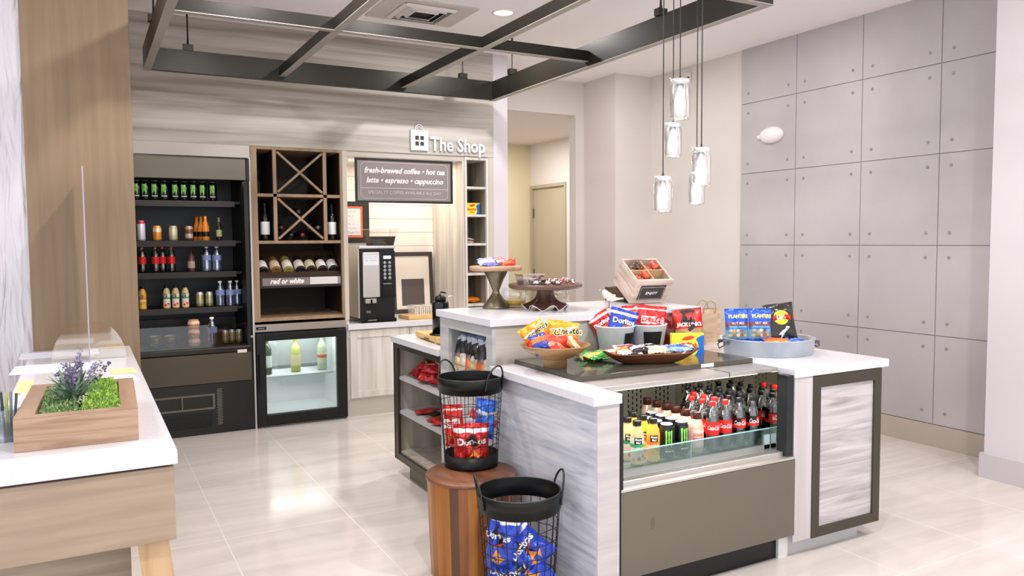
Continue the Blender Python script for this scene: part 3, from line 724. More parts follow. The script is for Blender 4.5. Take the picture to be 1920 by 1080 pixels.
def wine(c=(14, 20, 12), lab=(236, 230, 226), cap=(30, 26, 24), clear=False, lz=(.055, .145)):
    t = empty('wine_bottle')
    MB().lathe([(0, .012), (.022, .004), (.034, 0), (.037, .008), (.037, .185), (.033, .208), (.019, .232), (.0145, .245), (.0145, .296), (.016, .300), (.0155, .306), (0, .307)], 24).build('bottle', mat(c, .06, coat=.6) if not clear else mat(c, .05, trans=.75, ior=1.3), t)
    MB().lathe([(.0152, .25), (.0155, .296), (.0168, .300), (.0165, .307), (0, .309)], 18).build('foil_cap', mat(cap, .35, .3), t)
    l = band('label', mat(lab, .55), t, .0374, *lz)
    return t
def place(src, spots, fmt, first=True):
    """spots: (x, y, z, label[, rotz[, scale]])"""
    out = []
    for i, s in enumerate(spots):
        o = src if (i == 0 and first) else copy_tree(src)
        o.location = s[:3]; o['label'] = s[3]
        if len(s) > 4: o.rotation_euler = (0, 0, s[4])
        if len(s) > 5: o.scale = (s[5],)*3
        out.append(o)
    return out
def setcat(o, cat, group=None):
    o['category'] = cat
    if group: o['group'] = group
    return o

# ------------------------------------------------------------------ bags
def bagfront(w, h, t, seed=0):
    r_ = random.Random(seed); ph = [r_.uniform(0, 6.3) for _ in range(6)]
    def fr(x, z):
        u = max(-1, min(1, 2*x/w)); v = max(0, min(1, z/h))
        e = max(0, 1-abs(u)**2.6)**.55; q = min(1, max(0, (v-.055)/.25))*min(1, max(0, (.945-v)/.25)); q = math.sin(q*PI/2)**.8
        wr = (.09*math.sin(9*u+ph[0])*math.sin(7*v+ph[1])+.09*math.sin(5*u+11*v+ph[2])+.05*math.sin(17*v-8*u+ph[3]))*t
        return -(t/2*e*q+wr*e*(.35+.65*q))
    return fr
def bag(name, w, h, t, m, seed=0, parent=None, nu=16, nv=20, bend=0):
    fr = bagfront(w, h, t, seed)
    r_ = random.Random(seed+99); ph = r_.uniform(0, 6)
    def pos(u, v, side):
        x = (u-.5)*w; z = v*h; y = fr(x, z) if side < 0 else -fr(-x, z)
        x2 = x*(1-.07*math.sin(PI*v)); crimp = .003*math.sin(u*40) if (v < .05 or v > .95) else 0
        if v > .95 or v < .05: y += .06*w*math.sin(3*u*PI+ph)*(.4)
        return (x2, y+crimp+bend*(v-.5)**2*(1 if v > .5 else 0), z)
    mb = MB()
    mb.grid(lambda u, v: pos(u, v, -1), nu, nv)
    mb.grid(lambda u, v: pos(1-u, v, 1), nu, nv)
    o = mb.build(name, m, parent)
    return o, fr
def baglogo(name, body, size, m, par, fr, cx, cz, italic=0, bold=0, rot=0, sx=1, off=.0015, sp=1):
    v, f = textgeo(body, size, italic, bold, 'CENTER', sp); out = []
    ca, sa = math.cos(rot), math.sin(rot)
    for a, b, c in v:
        a *= sx; x = cx+a*ca-b*sa; z = cz+a*sa+b*ca
        out.append((x*.965, fr(x, z)-off, z))
    return MB().add(out, f).build(name, m, par)
def bagshape(name, pts, m, par, fr, off=.001, rings=4):
    """flat printed shape following the bag front; pts star-shaped about their mean"""
    cx = sum(p[0] for p in pts)/len(pts); cz = sum(p[1] for p in pts)/len(pts); n = len(pts)
    v = [(cx*.965, fr(cx, cz)-off, cz)]
    for k in range(1, rings+1):
        for x, z in pts:
            X = cx+(x-cx)*k/rings; Z = cz+(z-cz)*k/rings; v.append((X*.965, fr(X, Z)-off, Z))
    f = [(0, 1+i, 1+(i+1) % n) for i in range(n)]
    for k in range(rings-1):
        for i in range(n): f.append((1+k*n+i, 1+(k+1)*n+i, 1+(k+1)*n+(i+1) % n, 1+k*n+(i+1) % n))
    return MB().add(v, f, True).build(name, m, par)
M_foil = lambda c: mat(c, .28, .25, coat=.3)
def chip(cx, cz, s, a=0): return [(cx+s*math.cos(a+2.0944*k), cz+s*math.sin(a+2.0944*k)) for k in range(3)]
def doritos(w, h, t, red, seed, flav=True):
    base = (206, 26, 20) if red else (36, 70, 190)
    m = bandmat('chip_bag_print', [(0, base), (.80, (232, 226, 236)), (.89, base)], .28, .25, wob=.02, coat=.3, crinkle=.45)
    o, fr = bag('chip_bag', w, h, t, m, seed)
    bagshape('logo_triangle', [(-.22*w, h*.60), (0, h*.79), (.24*w, h*.56), (.05*w, h*.47)], mat((20, 14, 16), .4), o, fr)
    bagshape('triangle_edge', [(-.05*w, h*.45), (.26*w, h*.55), (.28*w, h*.52), (-.02*w, h*.42)], mat((240, 110, 30), .4), o, fr, .0016)
    baglogo('logo', 'Doritos', w*.25, M_wt, o, fr, 0, h*.60, bold=.035, off=.003, rot=.05)
    for k, (a, b) in enumerate(((.16, .25), (-.05, .2), (.05, .33))):
        bagshape('chip_picture', chip(a*w, b*h, .14*w, .3+k*.7), mat((236, 150, 50), .5), o, fr, .0016+.0006*k)
    return o
def cheetos(w, h, t, seed):
    o, fr = bag('chip_bag', w, h, t, bandmat('chip_bag_print', [(0, (246, 150, 24)), (.10, (228, 70, 40)), (.42, (246, 150, 20)), (.80, (250, 168, 30))], .28, .2, wob=.12, coat=.3, wscale=3, crinkle=.45), seed)
    bagshape('white_swirl', [(-.45*w, h*.62), (.1*w, h*.70), (.46*w, h*.86), (.46*w, h*.80), (.1*w, h*.62), (-.4*w, h*.55)], M_wt, o, fr)
    baglogo('logo_outline', 'Cheetos', w*.27, mat((250, 240, 190), .4), o, fr, .02, h*.58, italic=.2, bold=.09, rot=.22, off=.0022)
    baglogo('logo', 'Cheetos', w*.27, mat((24, 20, 16), .4), o, fr, .02, h*.58, italic=.2, bold=.02, rot=.22, off=.0032)
    return o
def cheezit(w, h, t, seed):
    o, fr = bag('snack_bag', w, h, t, bandmat('snack_bag_print', [(0, (206, 26, 22)), (.25, (222, 34, 28)), (.86, (238, 214, 206)), (.90, (214, 30, 26))], .28, .2, wob=.03, coat=.3, crinkle=.45), seed)
    bagshape('white_plate', rect_pts(0, h*.56, w*.78, h*.22), M_wt, o, fr, .001)
    baglogo('logo', 'CHEEZ-IT', w*.19, M_redl, o, fr, 0, h*.56, bold=.05, off=.002, sx=.9)
    for k in range(3): bagshape('cracker_picture', rect_pts((-.2+.2*k)*w, h*.25, w*.16, w*.16), mat((232, 140, 50), .5), o, fr, .0014)
    return o
def rect_pts(cx, cz, w_, h_): return [(cx+a*w_/2, cz+b*h_/2) for a, b in ((-1, -1), (-.33, -1), (.33, -1), (1, -1), (1, 0), (1, 1), (.33, 1), (-.33, 1), (-1, 1), (-1, 0))]
def plainbag(name, w, h, t, bands, seed, deco=True, logo=None, lc=(250, 240, 230)):
    o, fr = bag(name, w, h, t, bandmat('bag_print', bands, .28, .25, wob=.12, coat=.3, wscale=5, crinkle=.5), seed)
    if logo: baglogo('logo', logo, w*.9/max(4, len(logo))*1.5, mat(lc, .4), o, fr, 0, h*.62, bold=.05, off=.002)
    return o
def bar(name, L, W_, t, c, c2=None, seed=0, logo=None):
    o, fr = bag(name, L, W_, t, bandmat('wrapper_print', [(0, c), (.35, c2 or c), (.7, c)], .3, .25, wob=.1, coat=.3, crinkle=.4), seed, nu=14, nv=8)
    if logo: baglogo('logo', logo, W_*.42, M_wt, o, fr, 0, W_*.5, bold=.05, off=.001)
    return o
def lay(o, loc, rot, label, cat='snack', group=None):
    o.location = loc; o.rotation_euler = rot; return tag(o, label, cat, group)

# ------------------------------------------------------------------ stock of the tall cooler
ec = setcat(energy_can(), 'can', 'energy drink cans on the top shelf of the tall cooler')
nth = ['first', 'second', 'third', 'fourth', 'fifth', 'sixth', 'seventh', 'eighth', 'ninth']
place(ec, [(x, 6.90, 1.886, 'black-green energy can, %s from the left on the tall cooler top shelf' % nth[i], .1) for i, x in enumerate((.387, .450, .520, .590, .672, .738, .809, .879, .957))], '')
def simplecan(nm, r, h, bands, x, y, z, label, metal=.3):
    t = can(nm, r, h, bandmat('can_print', bands, .3, metal, wob=.05)); t.location = (x, y, z); return tag(t, label, 'can')
simplecan('drink_can', .031, .162, [(0, (226, 222, 230)), (.86, (200, 50, 60))], .411, 6.90, 1.563, 'tall white can with red top at the left end of the second cooler shelf')
simplecan('drink_can', .033, .122, [(0, (240, 170, 60)), (.25, (236, 150, 40)), (.6, (238, 214, 180)), (.85, (240, 160, 60))], .527, 6.90, 1.563, 'short orange and white can on the second cooler shelf')
simplecan('drink_can', .033, .122, [(0, (208, 200, 160)), (.4, (222, 214, 180)), (.8, (196, 190, 150))], .646, 6.90, 1.563, 'short plain beige can on the second cooler shelf')
simplecan('drink_can', .031, .120, [(0, (120, 84, 64)), (.2, (214, 190, 180)), (.5, (120, 80, 60)), (.8, (190, 160, 140))], .766, 6.90, 1.563, 'short brown and white can on the second cooler shelf')
def orangebottle():
    t = empty('beer_bottle')
    MB().lathe([(0, 0), (.028, 0), (.030, .006), (.030, .11), (.016, .155), (.012, .165), (.012, .20), (0, .203)], 18).build('bottle', mat((226, 132, 34), .25, coat=.4), t)
    MB().lathe([(.0304, .035), (.0304, .075)], 18).build('black_band', mat((18, 14, 12), .4), t)
    return t
ob = setcat(orangebottle(), 'bottle', 'orange and black bottles huddled on the second cooler shelf')
place(ob, [(.892, 6.89, 1.563, 'orange bottle with black band, front right of the huddle on the second cooler shelf'), (.866, 6.95, 1.563, 'orange bottle with black band, middle of the huddle on the second cooler shelf'),
           (.840, 7.01, 1.563, 'orange bottle with black band, rear left of the huddle on the second cooler shelf')], '')
t = wine((26, 34, 20), (180, 180, 120), (150, 130, 100)); t.location = (.998, 6.9, 1.563); t.scale = (.62, .62, .62); tag(t, 'slim dark bottle with tan neck at the right of the second cooler shelf', 'bottle')
cb0 = setcat(cola(False, False), 'bottle', 'red-label cola bottles on the third cooler shelf')
place(cb0, [(.411, 6.9, 1.308, 'red-label cola bottle by itself at the left of the third cooler shelf', 0, .93), (.508, 6.9, 1.308, 'red-label cola bottle, left one of three on the third cooler shelf', 0, .93),
            (.563, 6.93, 1.308, 'red-label cola bottle, middle one of three on the third cooler shelf', 0, .93), (.626, 6.9, 1.308, 'red-label cola bottle, right one of three on the third cooler shelf', 0, .93)], '')
t = tag(wine((96, 62, 46), (206, 160, 150), (60, 30, 24)), 'small pinkish-brown bottle alone on the third cooler shelf', 'bottle'); t.location = (.775, 6.9, 1.308); t.scale = (.78, .78, .62)
wtr = setcat(water(), 'bottle', 'clear water bottles in the tall cooler')
for c_ in kids(wtr): c_.scale = (1.15, 1.15, 1)
place(wtr, [(.894, 6.9, 1.308, 'clear blue-label water bottle, left of the pair on the third cooler shelf', 0, .95), (.974, 6.9, 1.308, 'clear blue-label water bottle, right of the pair on the third cooler shelf', 0, .95),
            (.992, 6.9, 1.017, 'clear blue-label water bottle, left of three on the fourth cooler shelf', 0, .95), (1.070, 6.88, 1.017, 'clear blue-label water bottle, middle of three on the fourth cooler shelf', 0, .95), (1.132, 6.93, 1.017, 'clear blue-label water bottle, right of three on the fourth cooler shelf', 0, .95),
            (.906, 6.80, .706, 'clear water bottle with blue label standing on the bottom deck of the tall cooler', 0, 1.05)], '')
jo = setcat(juice(True), 'bottle'); jo.location = (.405, 6.9, 1.017); jo['label'] = 'orange juice bottle at the left end of the fourth cooler shelf'; jo.scale = (.95,)*3
ja = setcat(juice(False), 'bottle', 'apple juice bottles on the fourth cooler shelf')
place(ja, [(x, 6.9, 1.017, 'apple juice bottle with green band, %s of three on the fourth cooler shelf' % n, 0, .95) for x, n in ((.581, 'left'), (.649, 'middle'), (.722, 'right'))], '')
gb = [(0, (176, 160, 96)), (.25, (206, 200, 170)), (.55, (190, 178, 120)), (.85, (214, 214, 214))]
for x, n in ((.832, 'left'), (.906, 'right')): simplecan('drink_can', .030, .125, gb, x, 6.9, 1.017, 'silver and gold can, %s one of two on the fourth cooler shelf' % n, .7)
for x, n in ((1.012, 'left'), (1.068, 'middle'), (1.122, 'right')): simplecan('drink_can', .027, .115, gb, x, 6.83+.02*(n == 'middle'), .706, 'silver and gold can, %s one of three on the bottom deck of the cooler' % n, .7)
def cup():
    t = empty('fruit_cup')
    MB().lathe([(0, 0), (.036, 0), (.046, .046), (.049, .05), (.0495, .053)], 22).build('cup', glassy((240, 240, 240), .4, .2), t)
    MB().lathe([(0, .003), (.034, .003), (.042, .034), (0, .04)], 20).build('fruit', mat((246, 196, 90), .5, bump=.6, bscale=90), t)
    MB().lathe([(0, .058), (.044, .057), (.050, .053)], 22).build('lid', glassy((240, 245, 250), .4, .15), t)
    return t
cu = setcat(cup(), 'cup', 'stacked plastic fruit cups on the bottom deck of the tall cooler')
place(cu, [(.477, 6.79, .706, 'clear fruit cup, bottom one of the left stack on the cooler deck'), (.477, 6.79, .766, 'clear fruit cup with yellow fruit, top one of the left stack on the cooler deck'),
           (.590, 6.79, .706, 'clear fruit cup, bottom one of the right stack on the cooler deck'), (.590, 6.79, .766, 'clear fruit cup with yellow fruit, top one of the right stack on the cooler deck')], '')
def tub():
    t = empty('snack_tub')
    MB().lathe([(0, 0), (.036, 0), (.047, .02), (.047, .045), (.036, .072), (0, .074)], 22).build('tub', bandmat('tub_print', [(0, (232, 196, 160)), (.3, (214, 120, 90)), (.5, (238, 214, 196)), (.8, (226, 150, 90))], .4, wob=.2), t)
    return t
tb = setcat(tub(), 'tub', 'stack of three round snack tubs on the bottom deck')
place(tb, [(.767, 6.80, .706+.074*k, 'round pink and orange snack tub, %s of the stack of three on the cooler deck' % n, k*1.0) for k, n in enumerate(('bottom', 'middle', 'top'))], '')

# ------------------------------------------------------------------ wine
wb1 = setcat(wine((16, 14, 12), (250, 246, 242), (20, 18, 18), lz=(.05, .155)), 'bottle')
wb1.location = (1.348, 6.78, 1.561); wb1['label'] = 'upright dark wine bottle with white label in the left slot of the oak cabinet'; wb1.scale = (1.02,)*3
dup(wb1, (1.915, 6.78, 1.561), label='upright dark wine bottle with white label in the right slot of the oak cabinet')
def lying(src, x, y, z, label, rx=-PI/2):
    c = copy_tree(src); c.location = (x, y, z); c.rotation_euler = (rx, 0, 0); c.scale = (1, 1, 1); c['label'] = label; c['group'] = 'wine bottles lying in the lower X rack'; return c
E_caps = ((1.640, 1.808, (90, 96, 96), 'grey-capped wine bottle, lone one in the upper notch of the lower X rack'), (1.490, 1.672, (140, 60, 50), 'red-capped wine bottle in the left notch of the lower X rack'), (1.805, 1.672, (150, 150, 150), 'silver-capped wine bottle in the right notch of the lower X rack'),
          (1.572, 1.607, (60, 80, 90), 'dark-capped wine bottle, left of two at the bottom of the lower X rack'), (1.667, 1.607, (150, 70, 56), 'red-capped wine bottle, right of two at the bottom of the lower X rack'))
for x, z, c, lab in E_caps:
    t = wine((12, 14, 11), (120, 110, 100), c); t.location = (x, 7.12, z); t.rotation_euler = (PI/2, 0, 0); tag(t, lab, 'bottle', 'wine bottles lying in the lower X rack')
lw = [(1.319, (18, 16, 14), (236, 230, 228), 'leftmost'), (1.425, (130, 92, 40), (214, 190, 160), 'second from left, amber,'), (1.528, (150, 140, 60), (232, 226, 216), 'third from left, pale yellow,'), (1.628, (18, 16, 14), (222, 212, 204), 'middle, slimmer,'),
      (1.720, (40, 34, 20), (212, 200, 160), 'third from right, cream-labelled,'), (1.818, (18, 16, 14), (236, 230, 230), 'second from right'), (1.915, (18, 16, 14), (226, 222, 220), 'rightmost')]
for x, c, l, n in lw:
    t = wine(c, tuple(min(250, a+12) for a in l), c, lz=(.018, .125)); t.location = (x, 6.742, 1.302); t.rotation_euler = (-1.05, 0, 0); t.scale = (1.12, 1.12, .95)
    tag(t, 'wine bottle lying base outward on the slanted shelf, %s of seven' % n, 'bottle', 'seven wine bottles on the slanted shelf')
t = wine((70, 84, 56), (226, 232, 224), (60, 60, 50)); t.location = (1.352, 6.88, .414); t.scale = (1.15, 1.15, 1.12); tag(t, 'dark green bottle with white label at the left inside the wine fridge', 'bottle')
t = wine((206, 210, 120), (232, 222, 170), (210, 200, 90)); t.location = (1.603, 6.90, .414); t.scale = (1.15, 1.15, 1.05); tag(t, 'pale yellow-green wine bottle in the middle of the wine fridge', 'bottle')
t = wine((196, 208, 170), (204, 210, 180), (206, 214, 190)); t.location = (1.835, 6.90, .414); t.scale = (1.12, 1.12, 1.08); tag(t, 'clear wine bottle with an orange strip label at the right of the wine fridge', 'bottle')
band('orange_strip', mat((214, 110, 60), .4), t, .0378, .10, .125)

# ------------------------------------------------------------------ stock of the shelf tower
def carton(w_, d_, h_, scale=1):
    t = empty('candy_box')
    MB().box(-w_/2, w_/2, 0, d_, 0, h_).build('box', mat((246, 226, 60), .35), t, bevel=.0015)
    def fshape(nm, pts, c, y): return MB().add([(x, y, z) for x, z in pts], [tuple(range(len(pts)))]).build(nm, mat(c, .35), t)
    fshape('blue_field', [(w_*.5, 0)]+[(w_*.5, h_*.92)]+[(w_*.5-w_*.38*math.sin(a), h_*.10+h_*.82*math.cos(a)) for a in [.15+.19*k for k in range(8)]]+[(w_*.08, 0)], (28, 108, 200), -.0006)
    fshape('yellow_disc', disc_pts(.06*w_, .38*h_, .27*w_, .46*h_, 24), (250, 226, 60), -.0009) if h_ > 0 else None
    fshape('red_fish', [(-.2*w_, .70*h_), (-.1*w_, .84*h_), (.1*w_, .9*h_), (.22*w_, .84*h_), (.14*w_, .74*h_), (-.02*w_, .68*h_)], (232, 66, 40), -.0012)
    flat_text('lettering', 'Swedish', h_*.30, mat((214, 44, 36), .4), t, FACE(-.0*w_, -.0015, h_*.45), bold=.03, sx=.92)
    flat_text('lettering', 'FISH', h_*.2, mat((214, 44, 36), .4), t, FACE(-.0*w_, -.0015, h_*.19), bold=.03)
    return t
sf = carton(.165, .03, .112); sf.location = (3.285, 6.80, 1.797); tag(sf, 'yellow and blue gummy fish box standing on the second shelf of the tower', 'box')
for k in range(5): lay(bar('candy_bar', .13, .05, .022, ((200, 180, 170), (150, 90, 80), (220, 210, 200), (90, 70, 66), (206, 150, 140))[k], None, k), (3.24+.018*k, 6.77+.02*k, 1.532+.012*(k % 3)+.002*k), (-PI/2+.15, .1, .2*k), 'small wrapped candy bar heaped on the third tower shelf, %s' % ('beige one', 'dark red one', 'white one', 'black-brown one', 'pink one')[k], 'candy', 'heap of wrapped bars on the third tower shelf')
lay(bar('candy_bar', .07, .035, .016, (200, 60, 50), None, 3), (3.225, 6.80, 1.254), (-PI/2+.1, 0, .3), 'small red wrapper at the left of the fourth tower shelf', 'candy')
lay(plainbag('candy_bag', .17, .12, .045, [(0, (240, 130, 20)), (.5, (246, 150, 30)), (.8, (236, 110, 20))], 8), (3.29, 6.78, .972), (-PI/2+.12, 0, .1), 'orange candy bag lying on a lower shelf of the tower', 'candy')
# ================================================================== island
def unit(name, origin, label, cat):
    e = empty(name, origin, label=label, cat=cat); inv = Matrix.Translation(-Vector(origin))
    def b(nm, mb, m, par=None, **k):
        o = mb.build(nm, m, par or e, **k)
        if par is None: o.matrix_parent_inverse = inv
        return o
    return e, b
# low bookcase at the back, open to the aisle
bk, bb = unit('low_shelf_cabinet', (2.1, 4.52, 0), 'low open shelf cabinet with dark metal frame at the back end of the island', 'cabinet')
bb('carcass', MB().box(1.80, 2.36, 4.87, 4.89, .108, .885).box(1.80, 2.36, 4.125, 4.145, .108, .885).box(2.30, 2.36, 4.145, 4.87, .108, .885).box(1.80, 2.30, 4.145, 4.87, .862, .885).box(1.80, 2.30, 4.145, 4.87, .108, .165), M_washv2)
for z in (.663, .437): bb('shelf', MB().box(1.795, 2.30, 4.145, 4.87, z-.02, z), M_wash)
bb('metal_frame', MB().box(1.780, 1.800, 4.835, 4.905, .108, .882).box(1.780, 1.800, 4.125, 4.835, .852, .882).box(1.780, 1.800, 4.125, 4.835, .108, .152), M_bronze)
bb('frame_side', MB().box(1.780, 2.36, 4.890, 4.905, .108, .882), M_bronzed)
bb('toe_kick', MB().box(1.825, 2.33, 4.127, 4.75, 0, .108), mat((120, 114, 104), .5))
# upper block
ub, ubb = unit('upper_cabinet', (2.4, 3.8, 0), 'raised white-washed island cabinet with a side cubby of dark snack bags', 'cabinet')
ubb('side_frame', MB().box(1.780, 1.800, 3.47, 3.536, 0.105, 1.118).box(1.780, 1.800, 4.005, 4.122, .105, 1.118).box(1.780, 1.800, 3.536, 4.005, .105, .795).box(1.780, 1.800, 3.536, 4.005, 1.062, 1.118), M_wash)
ubb('cubby', MB().box(1.80, 2.2, 3.52, 3.536, .78, 1.08).box(1.80, 2.2, 4.005, 4.02, .78, 1.08).box(1.80, 2.2, 3.536, 4.005, .78, .795).box(1.80, 2.2, 3.536, 4.005, 1.062, 1.08).box(2.19, 2.2, 3.536, 4.005, .795, 1.062), mat((150, 150, 150), .5))
ubb('front_panel', MB().box(1.800, 3.13, 3.47, 3.49, .105, 1.118), M_streak)
ubb('back_panel', MB().box(1.800, 3.13, 4.105, 4.122, .105, 1.118), M_wash)
ubb('end_panel', MB().box(3.11, 3.13, 3.49, 4.105, .9, 1.118), M_wash)
ubb('toe_kick', MB().box(1.84, 2.9, 3.5, 4.10, 0, .105), mat((150, 144, 134), .5))
wr = ubb('wire_rail', MB().tube([(1.790, 3.54, .868), (1.790, 4.0, .868)], .0025, 6).tube([(1.790, 3.54, .868), (1.86, 3.54, .868)], .002, 6), M_steel)
# left wing
wg, wgb = unit('island_wing_panel', (1.835, 3.0, 0), 'long white-washed side wing of the island left of the open cooler', 'panel')
wgb('side_panel', MB().box(1.780, 1.892, 2.562, 3.47, 0, .884), noisemat('side_laminate', [(164, 168, 178), (184, 187, 195), (198, 200, 207), (212, 213, 217)], (2.2, 2.2, 24), .45, 5, 1.3, pos=[.3, .42, .54, .68]), bevel=.0015)
wgb('front_edge', MB().box(1.781, 1.890, 2.556, 2.562, 0, .884), noisemat('edge_laminate', [(182, 174, 173), (190, 182, 181), (198, 191, 189)], (3, 3, 30), .5, 3))
# right cabinet
rc, rcb = unit('island_end_cabinet', (3.27, 3.3, 0), 'right end cabinet of the island with streaked panel in a bronze frame', 'cabinet')
rcb('body', MB().box(2.950, 3.57, 2.615, 3.465, .105, .885), M_wash)
rcb('filler', MB().box(2.950, 3.075, 2.600, 2.615, .085, .885), noisemat('filler_laminate', [(186, 178, 177), (193, 185, 184), (200, 193, 191)], (14, 14, .8), .5, 3))
rcb('bronze_frame', MB().box(3.075, 3.127, 2.594, 2.615, .083, .883).box(3.527, 3.579, 2.594, 2.615, .083, .883).box(3.127, 3.527, 2.594, 2.615, .083, .131).box(3.127, 3.527, 2.594, 2.615, .825, .883), M_bronze, bevel=.001)
rcb('frame_return', MB().box(3.57, 3.579, 2.615, 3.465, .083, .883), M_bronze)
rcb('inset_panel', MB().box(3.127, 3.527, 2.606, 2.615, .131, .825), noisemat('streaked_panel', [(154, 146, 145), (176, 169, 168), (191, 185, 184), (204, 199, 198)], (1.8, 1.8, 24), .5, 4, 1.1, pos=[.28, .42, .55, .7]))
rcb('toe_kick', MB().box(2.968, 3.49, 2.655, 3.46, 0, .105), mat((196, 192, 190), .4))
rcb('toe_end', MB().box(2.905, 2.968, 2.645, 2.70, 0, .128), mat((236, 232, 226), .5))
rr_, rrb = unit('island_rear_cabinet', (3.35, 3.8, 0), 'white-washed rear right corner cabinet of the island under the paper bag', 'cabinet')
rrb('body', MB().box(3.135, 3.57, 3.47, 4.12, .105, .885), M_wash)
rrb('toe_kick', MB().box(3.16, 3.49, 3.47, 4.0, 0, .105), mat((196, 192, 190), .4))
# worktops
def top(label, *bx):
    mb = MB()
    for b in bx: mb.box(*b)
    return tag(mb.build('worktop', M_quartz, bevel=.003), label, 'worktop', 'white quartz worktops of the island')
top('low white worktop at the back end of the island holding the black urn', (1.765, 2.38, 4.128, 4.918, .886, .926))
top('raised white worktop of the island carrying cake stands and wooden crate', (1.762, 3.145, 3.452, 4.14, 1.119, 1.158))
top('narrow white worktop strip capping the left wing beside the open cooler', (1.755, 1.897, 2.545, 3.452, .886, .926))
top('white worktop at the right end of the island under the galvanised tray', (2.945, 3.632, 2.592, 3.452, .886, .926), (3.145, 3.632, 3.452, 4.14, .886, .926))

# ------------------------------------------------------------------ open cooler
oc, ob_ = unit('open_display_cooler', (2.42, 3.0, 0), 'built-in open-front drinks cooler in the island with taupe front panel', 'cooler')
ob_('front_panel', MB().box(1.915, 2.945, 2.585, 2.61, .128, .498), M_taupe, bevel=.002)
ob_('sill', MB().box(1.915, 2.945, 2.583, 2.62, .500, .512).box(1.935, 2.90, 2.62, 2.70, .500, .532), M_brush, bevel=.002)
ob_('vent_slots', MB().box(1.96, 2.89, 2.632, 2.636, .532, .5335).box(1.96, 2.89, 2.644, 2.648, .532, .5335).box(1.96, 2.89, 2.656, 2.660, .532, .5335), mat((120, 120, 118), .4, .5))
ob_('kick_panel', MB().box(1.905, 2.905, 2.66, 2.68, 0, .128), M_black)
ob_('side_frame', MB().box(1.905, 1.936, 2.590, 2.70, .500, .905).box(1.897, 1.915, 2.575, 2.62, 0, .90), mat((30, 32, 33), .35, .3), bevel=.002)
ob_('side_frame', MB().box(2.902, 2.944, 2.600, 2.66, .500, .900), mat((44, 50, 50), .35, .5), bevel=.002)
ob_('inner_wall', MB().box(2.900, 2.906, 2.66, 3.44, .5, .915), M_mirror)
ob_('inner_wall', MB().box(1.925, 1.936, 2.70, 3.44, .5, .915), M_mirror)
ob_('back_wall', MB().box(1.936, 2.90, 3.40, 3.44, .5, .915), mat((176, 170, 152), .38, .6))
pf = MB()
for i in range(5):
    for q in range(4):
        for j in range(10): pf.box(2.0+.19*i+.028*q, 2.005+.19*i+.028*q, 3.396, 3.400, .575+.03*j+(.015 if q % 2 else 0), .593+.03*j+(.015 if q % 2 else 0))
ob_('air_slots', pf, M_black)
ob_('deck', MB().box(1.936, 2.90, 2.70, 3.40, .50, .552), mat((176, 178, 176), .3, .6))
gl = ob_('front_glass', MB().box(1.938, 2.899, 2.704, 2.710, .532, .628), glassy((210, 235, 235), .10, .03, (228, 238, 236), .15))
MB().box(1.938, 2.899, 2.703, 2.711, .6275, .631).build('glass_edge', mat((150, 200, 200), .2), gl)
MB().box(2.86, 2.897, 2.700, 2.714, .532, .60).build('glass_clamp', mat((180, 205, 208), .2, .3), gl)
MB().box(2.40, 2.403, 2.703, 2.711, .535, .628).build('glass_joint', mat((150, 170, 172), .3), gl)
ob_('light_canopy', MB().box(1.897, 2.944, 2.700, 2.862, .905, .925), M_brush, bevel=.002)
ob_('canopy_joint', MB().box(2.628, 2.632, 2.699, 2.862, .904, .9262), M_black)
sb_ = ob_('top_slab', MB().box(1.897, 2.944, 2.862, 3.452, .925, .948), mat((88, 84, 74), .12, .35), bevel=.002)
MB().box(2.60, 2.68, 2.858, 2.862, .928, .946).build('maker_tag', mat((214, 208, 204), .4), sb_)
ob_('added_light_bar', MB().box(2.0, 2.85, 2.74, 2.77, .893, .905), mat((255, 250, 240), .4, emis=2.0))  # glowing bar added under the canopy to brighten the inside
l_ = lamp('cooler_fill', 'AREA', (2.42, 2.80, .89), 8, .8, (1, .97, .9), sy=.08); l_.parent = oc; l_.matrix_parent_inverse = Matrix.Translation((-2.42, -3.0, 0))  # fill lamp added to light the steel back and the bottles
# small bell-shaped hand mark of the panel
sm = MB().lathe([(0, 0), (.012, 0)], 20, M=Matrix.Translation((2.085, 2.5846, .345)) @ Matrix.Rotation(-PI/2, 4, 'X') @ Matrix.Scale(2.4, 4, (0, 1, 0)))
ob_('smudge', sm, mat((104, 96, 84), .5, .4))

# stock of the cooler
DZ = .5525
rows = ['frontmost', 'second', 'third', 'fourth', 'fifth', 'sixth', 'seventh', 'eighth']
def rowfill(src, x0, n, what, dy=.074, y0=2.755, rz=0, first=True, col=''):
    return place(src, [(x0+rnd.uniform(-.003, .003), y0+dy*k, DZ, '%s, %s in its row' % (what, rows[k]), rz+rnd.uniform(-.1, .1)) for k in range(n)], '', first)
c1 = setcat(cola(False), 'bottle', 'red-capped cola bottles in the open cooler')
rowfill(c1, 2.578, 3, 'red-capped cola bottle beside the iced coffee in the open cooler')
c1b = copy_tree(c1); rowfill(c1b, 2.660, 4, 'red-capped cola bottle beside the black-capped ones, open cooler', rz=-.2)
c2 = setcat(cola(True), 'bottle', 'black-capped cola bottles in the open cooler')
rowfill(c2, 2.748, 6, 'black-capped cola bottle beside red-capped ones, open cooler')
c2b = copy_tree(c2); rowfill(c2b, 2.834, 6, 'black-capped cola bottle by the shiny right cooler wall', rz=.15)
e2 = setcat(energy_can(), 'can', 'energy drink cans in the open cooler')
rowfill(e2, 2.310, 3, 'black energy can beside orange juice, open cooler', y0=2.765)
e2b = copy_tree(e2); rowfill(e2b, 2.402, 4, 'black energy can beside iced coffee, open cooler', y0=2.77, rz=.1)
ic = setcat(iced_coffee(), 'bottle', 'iced coffee bottles in the open cooler')
rowfill(ic, 2.490, 6, 'brown-capped iced coffee bottle in the open cooler', y0=2.765)
j1 = setcat(juice(True), 'bottle', 'orange juice bottles in the open cooler')
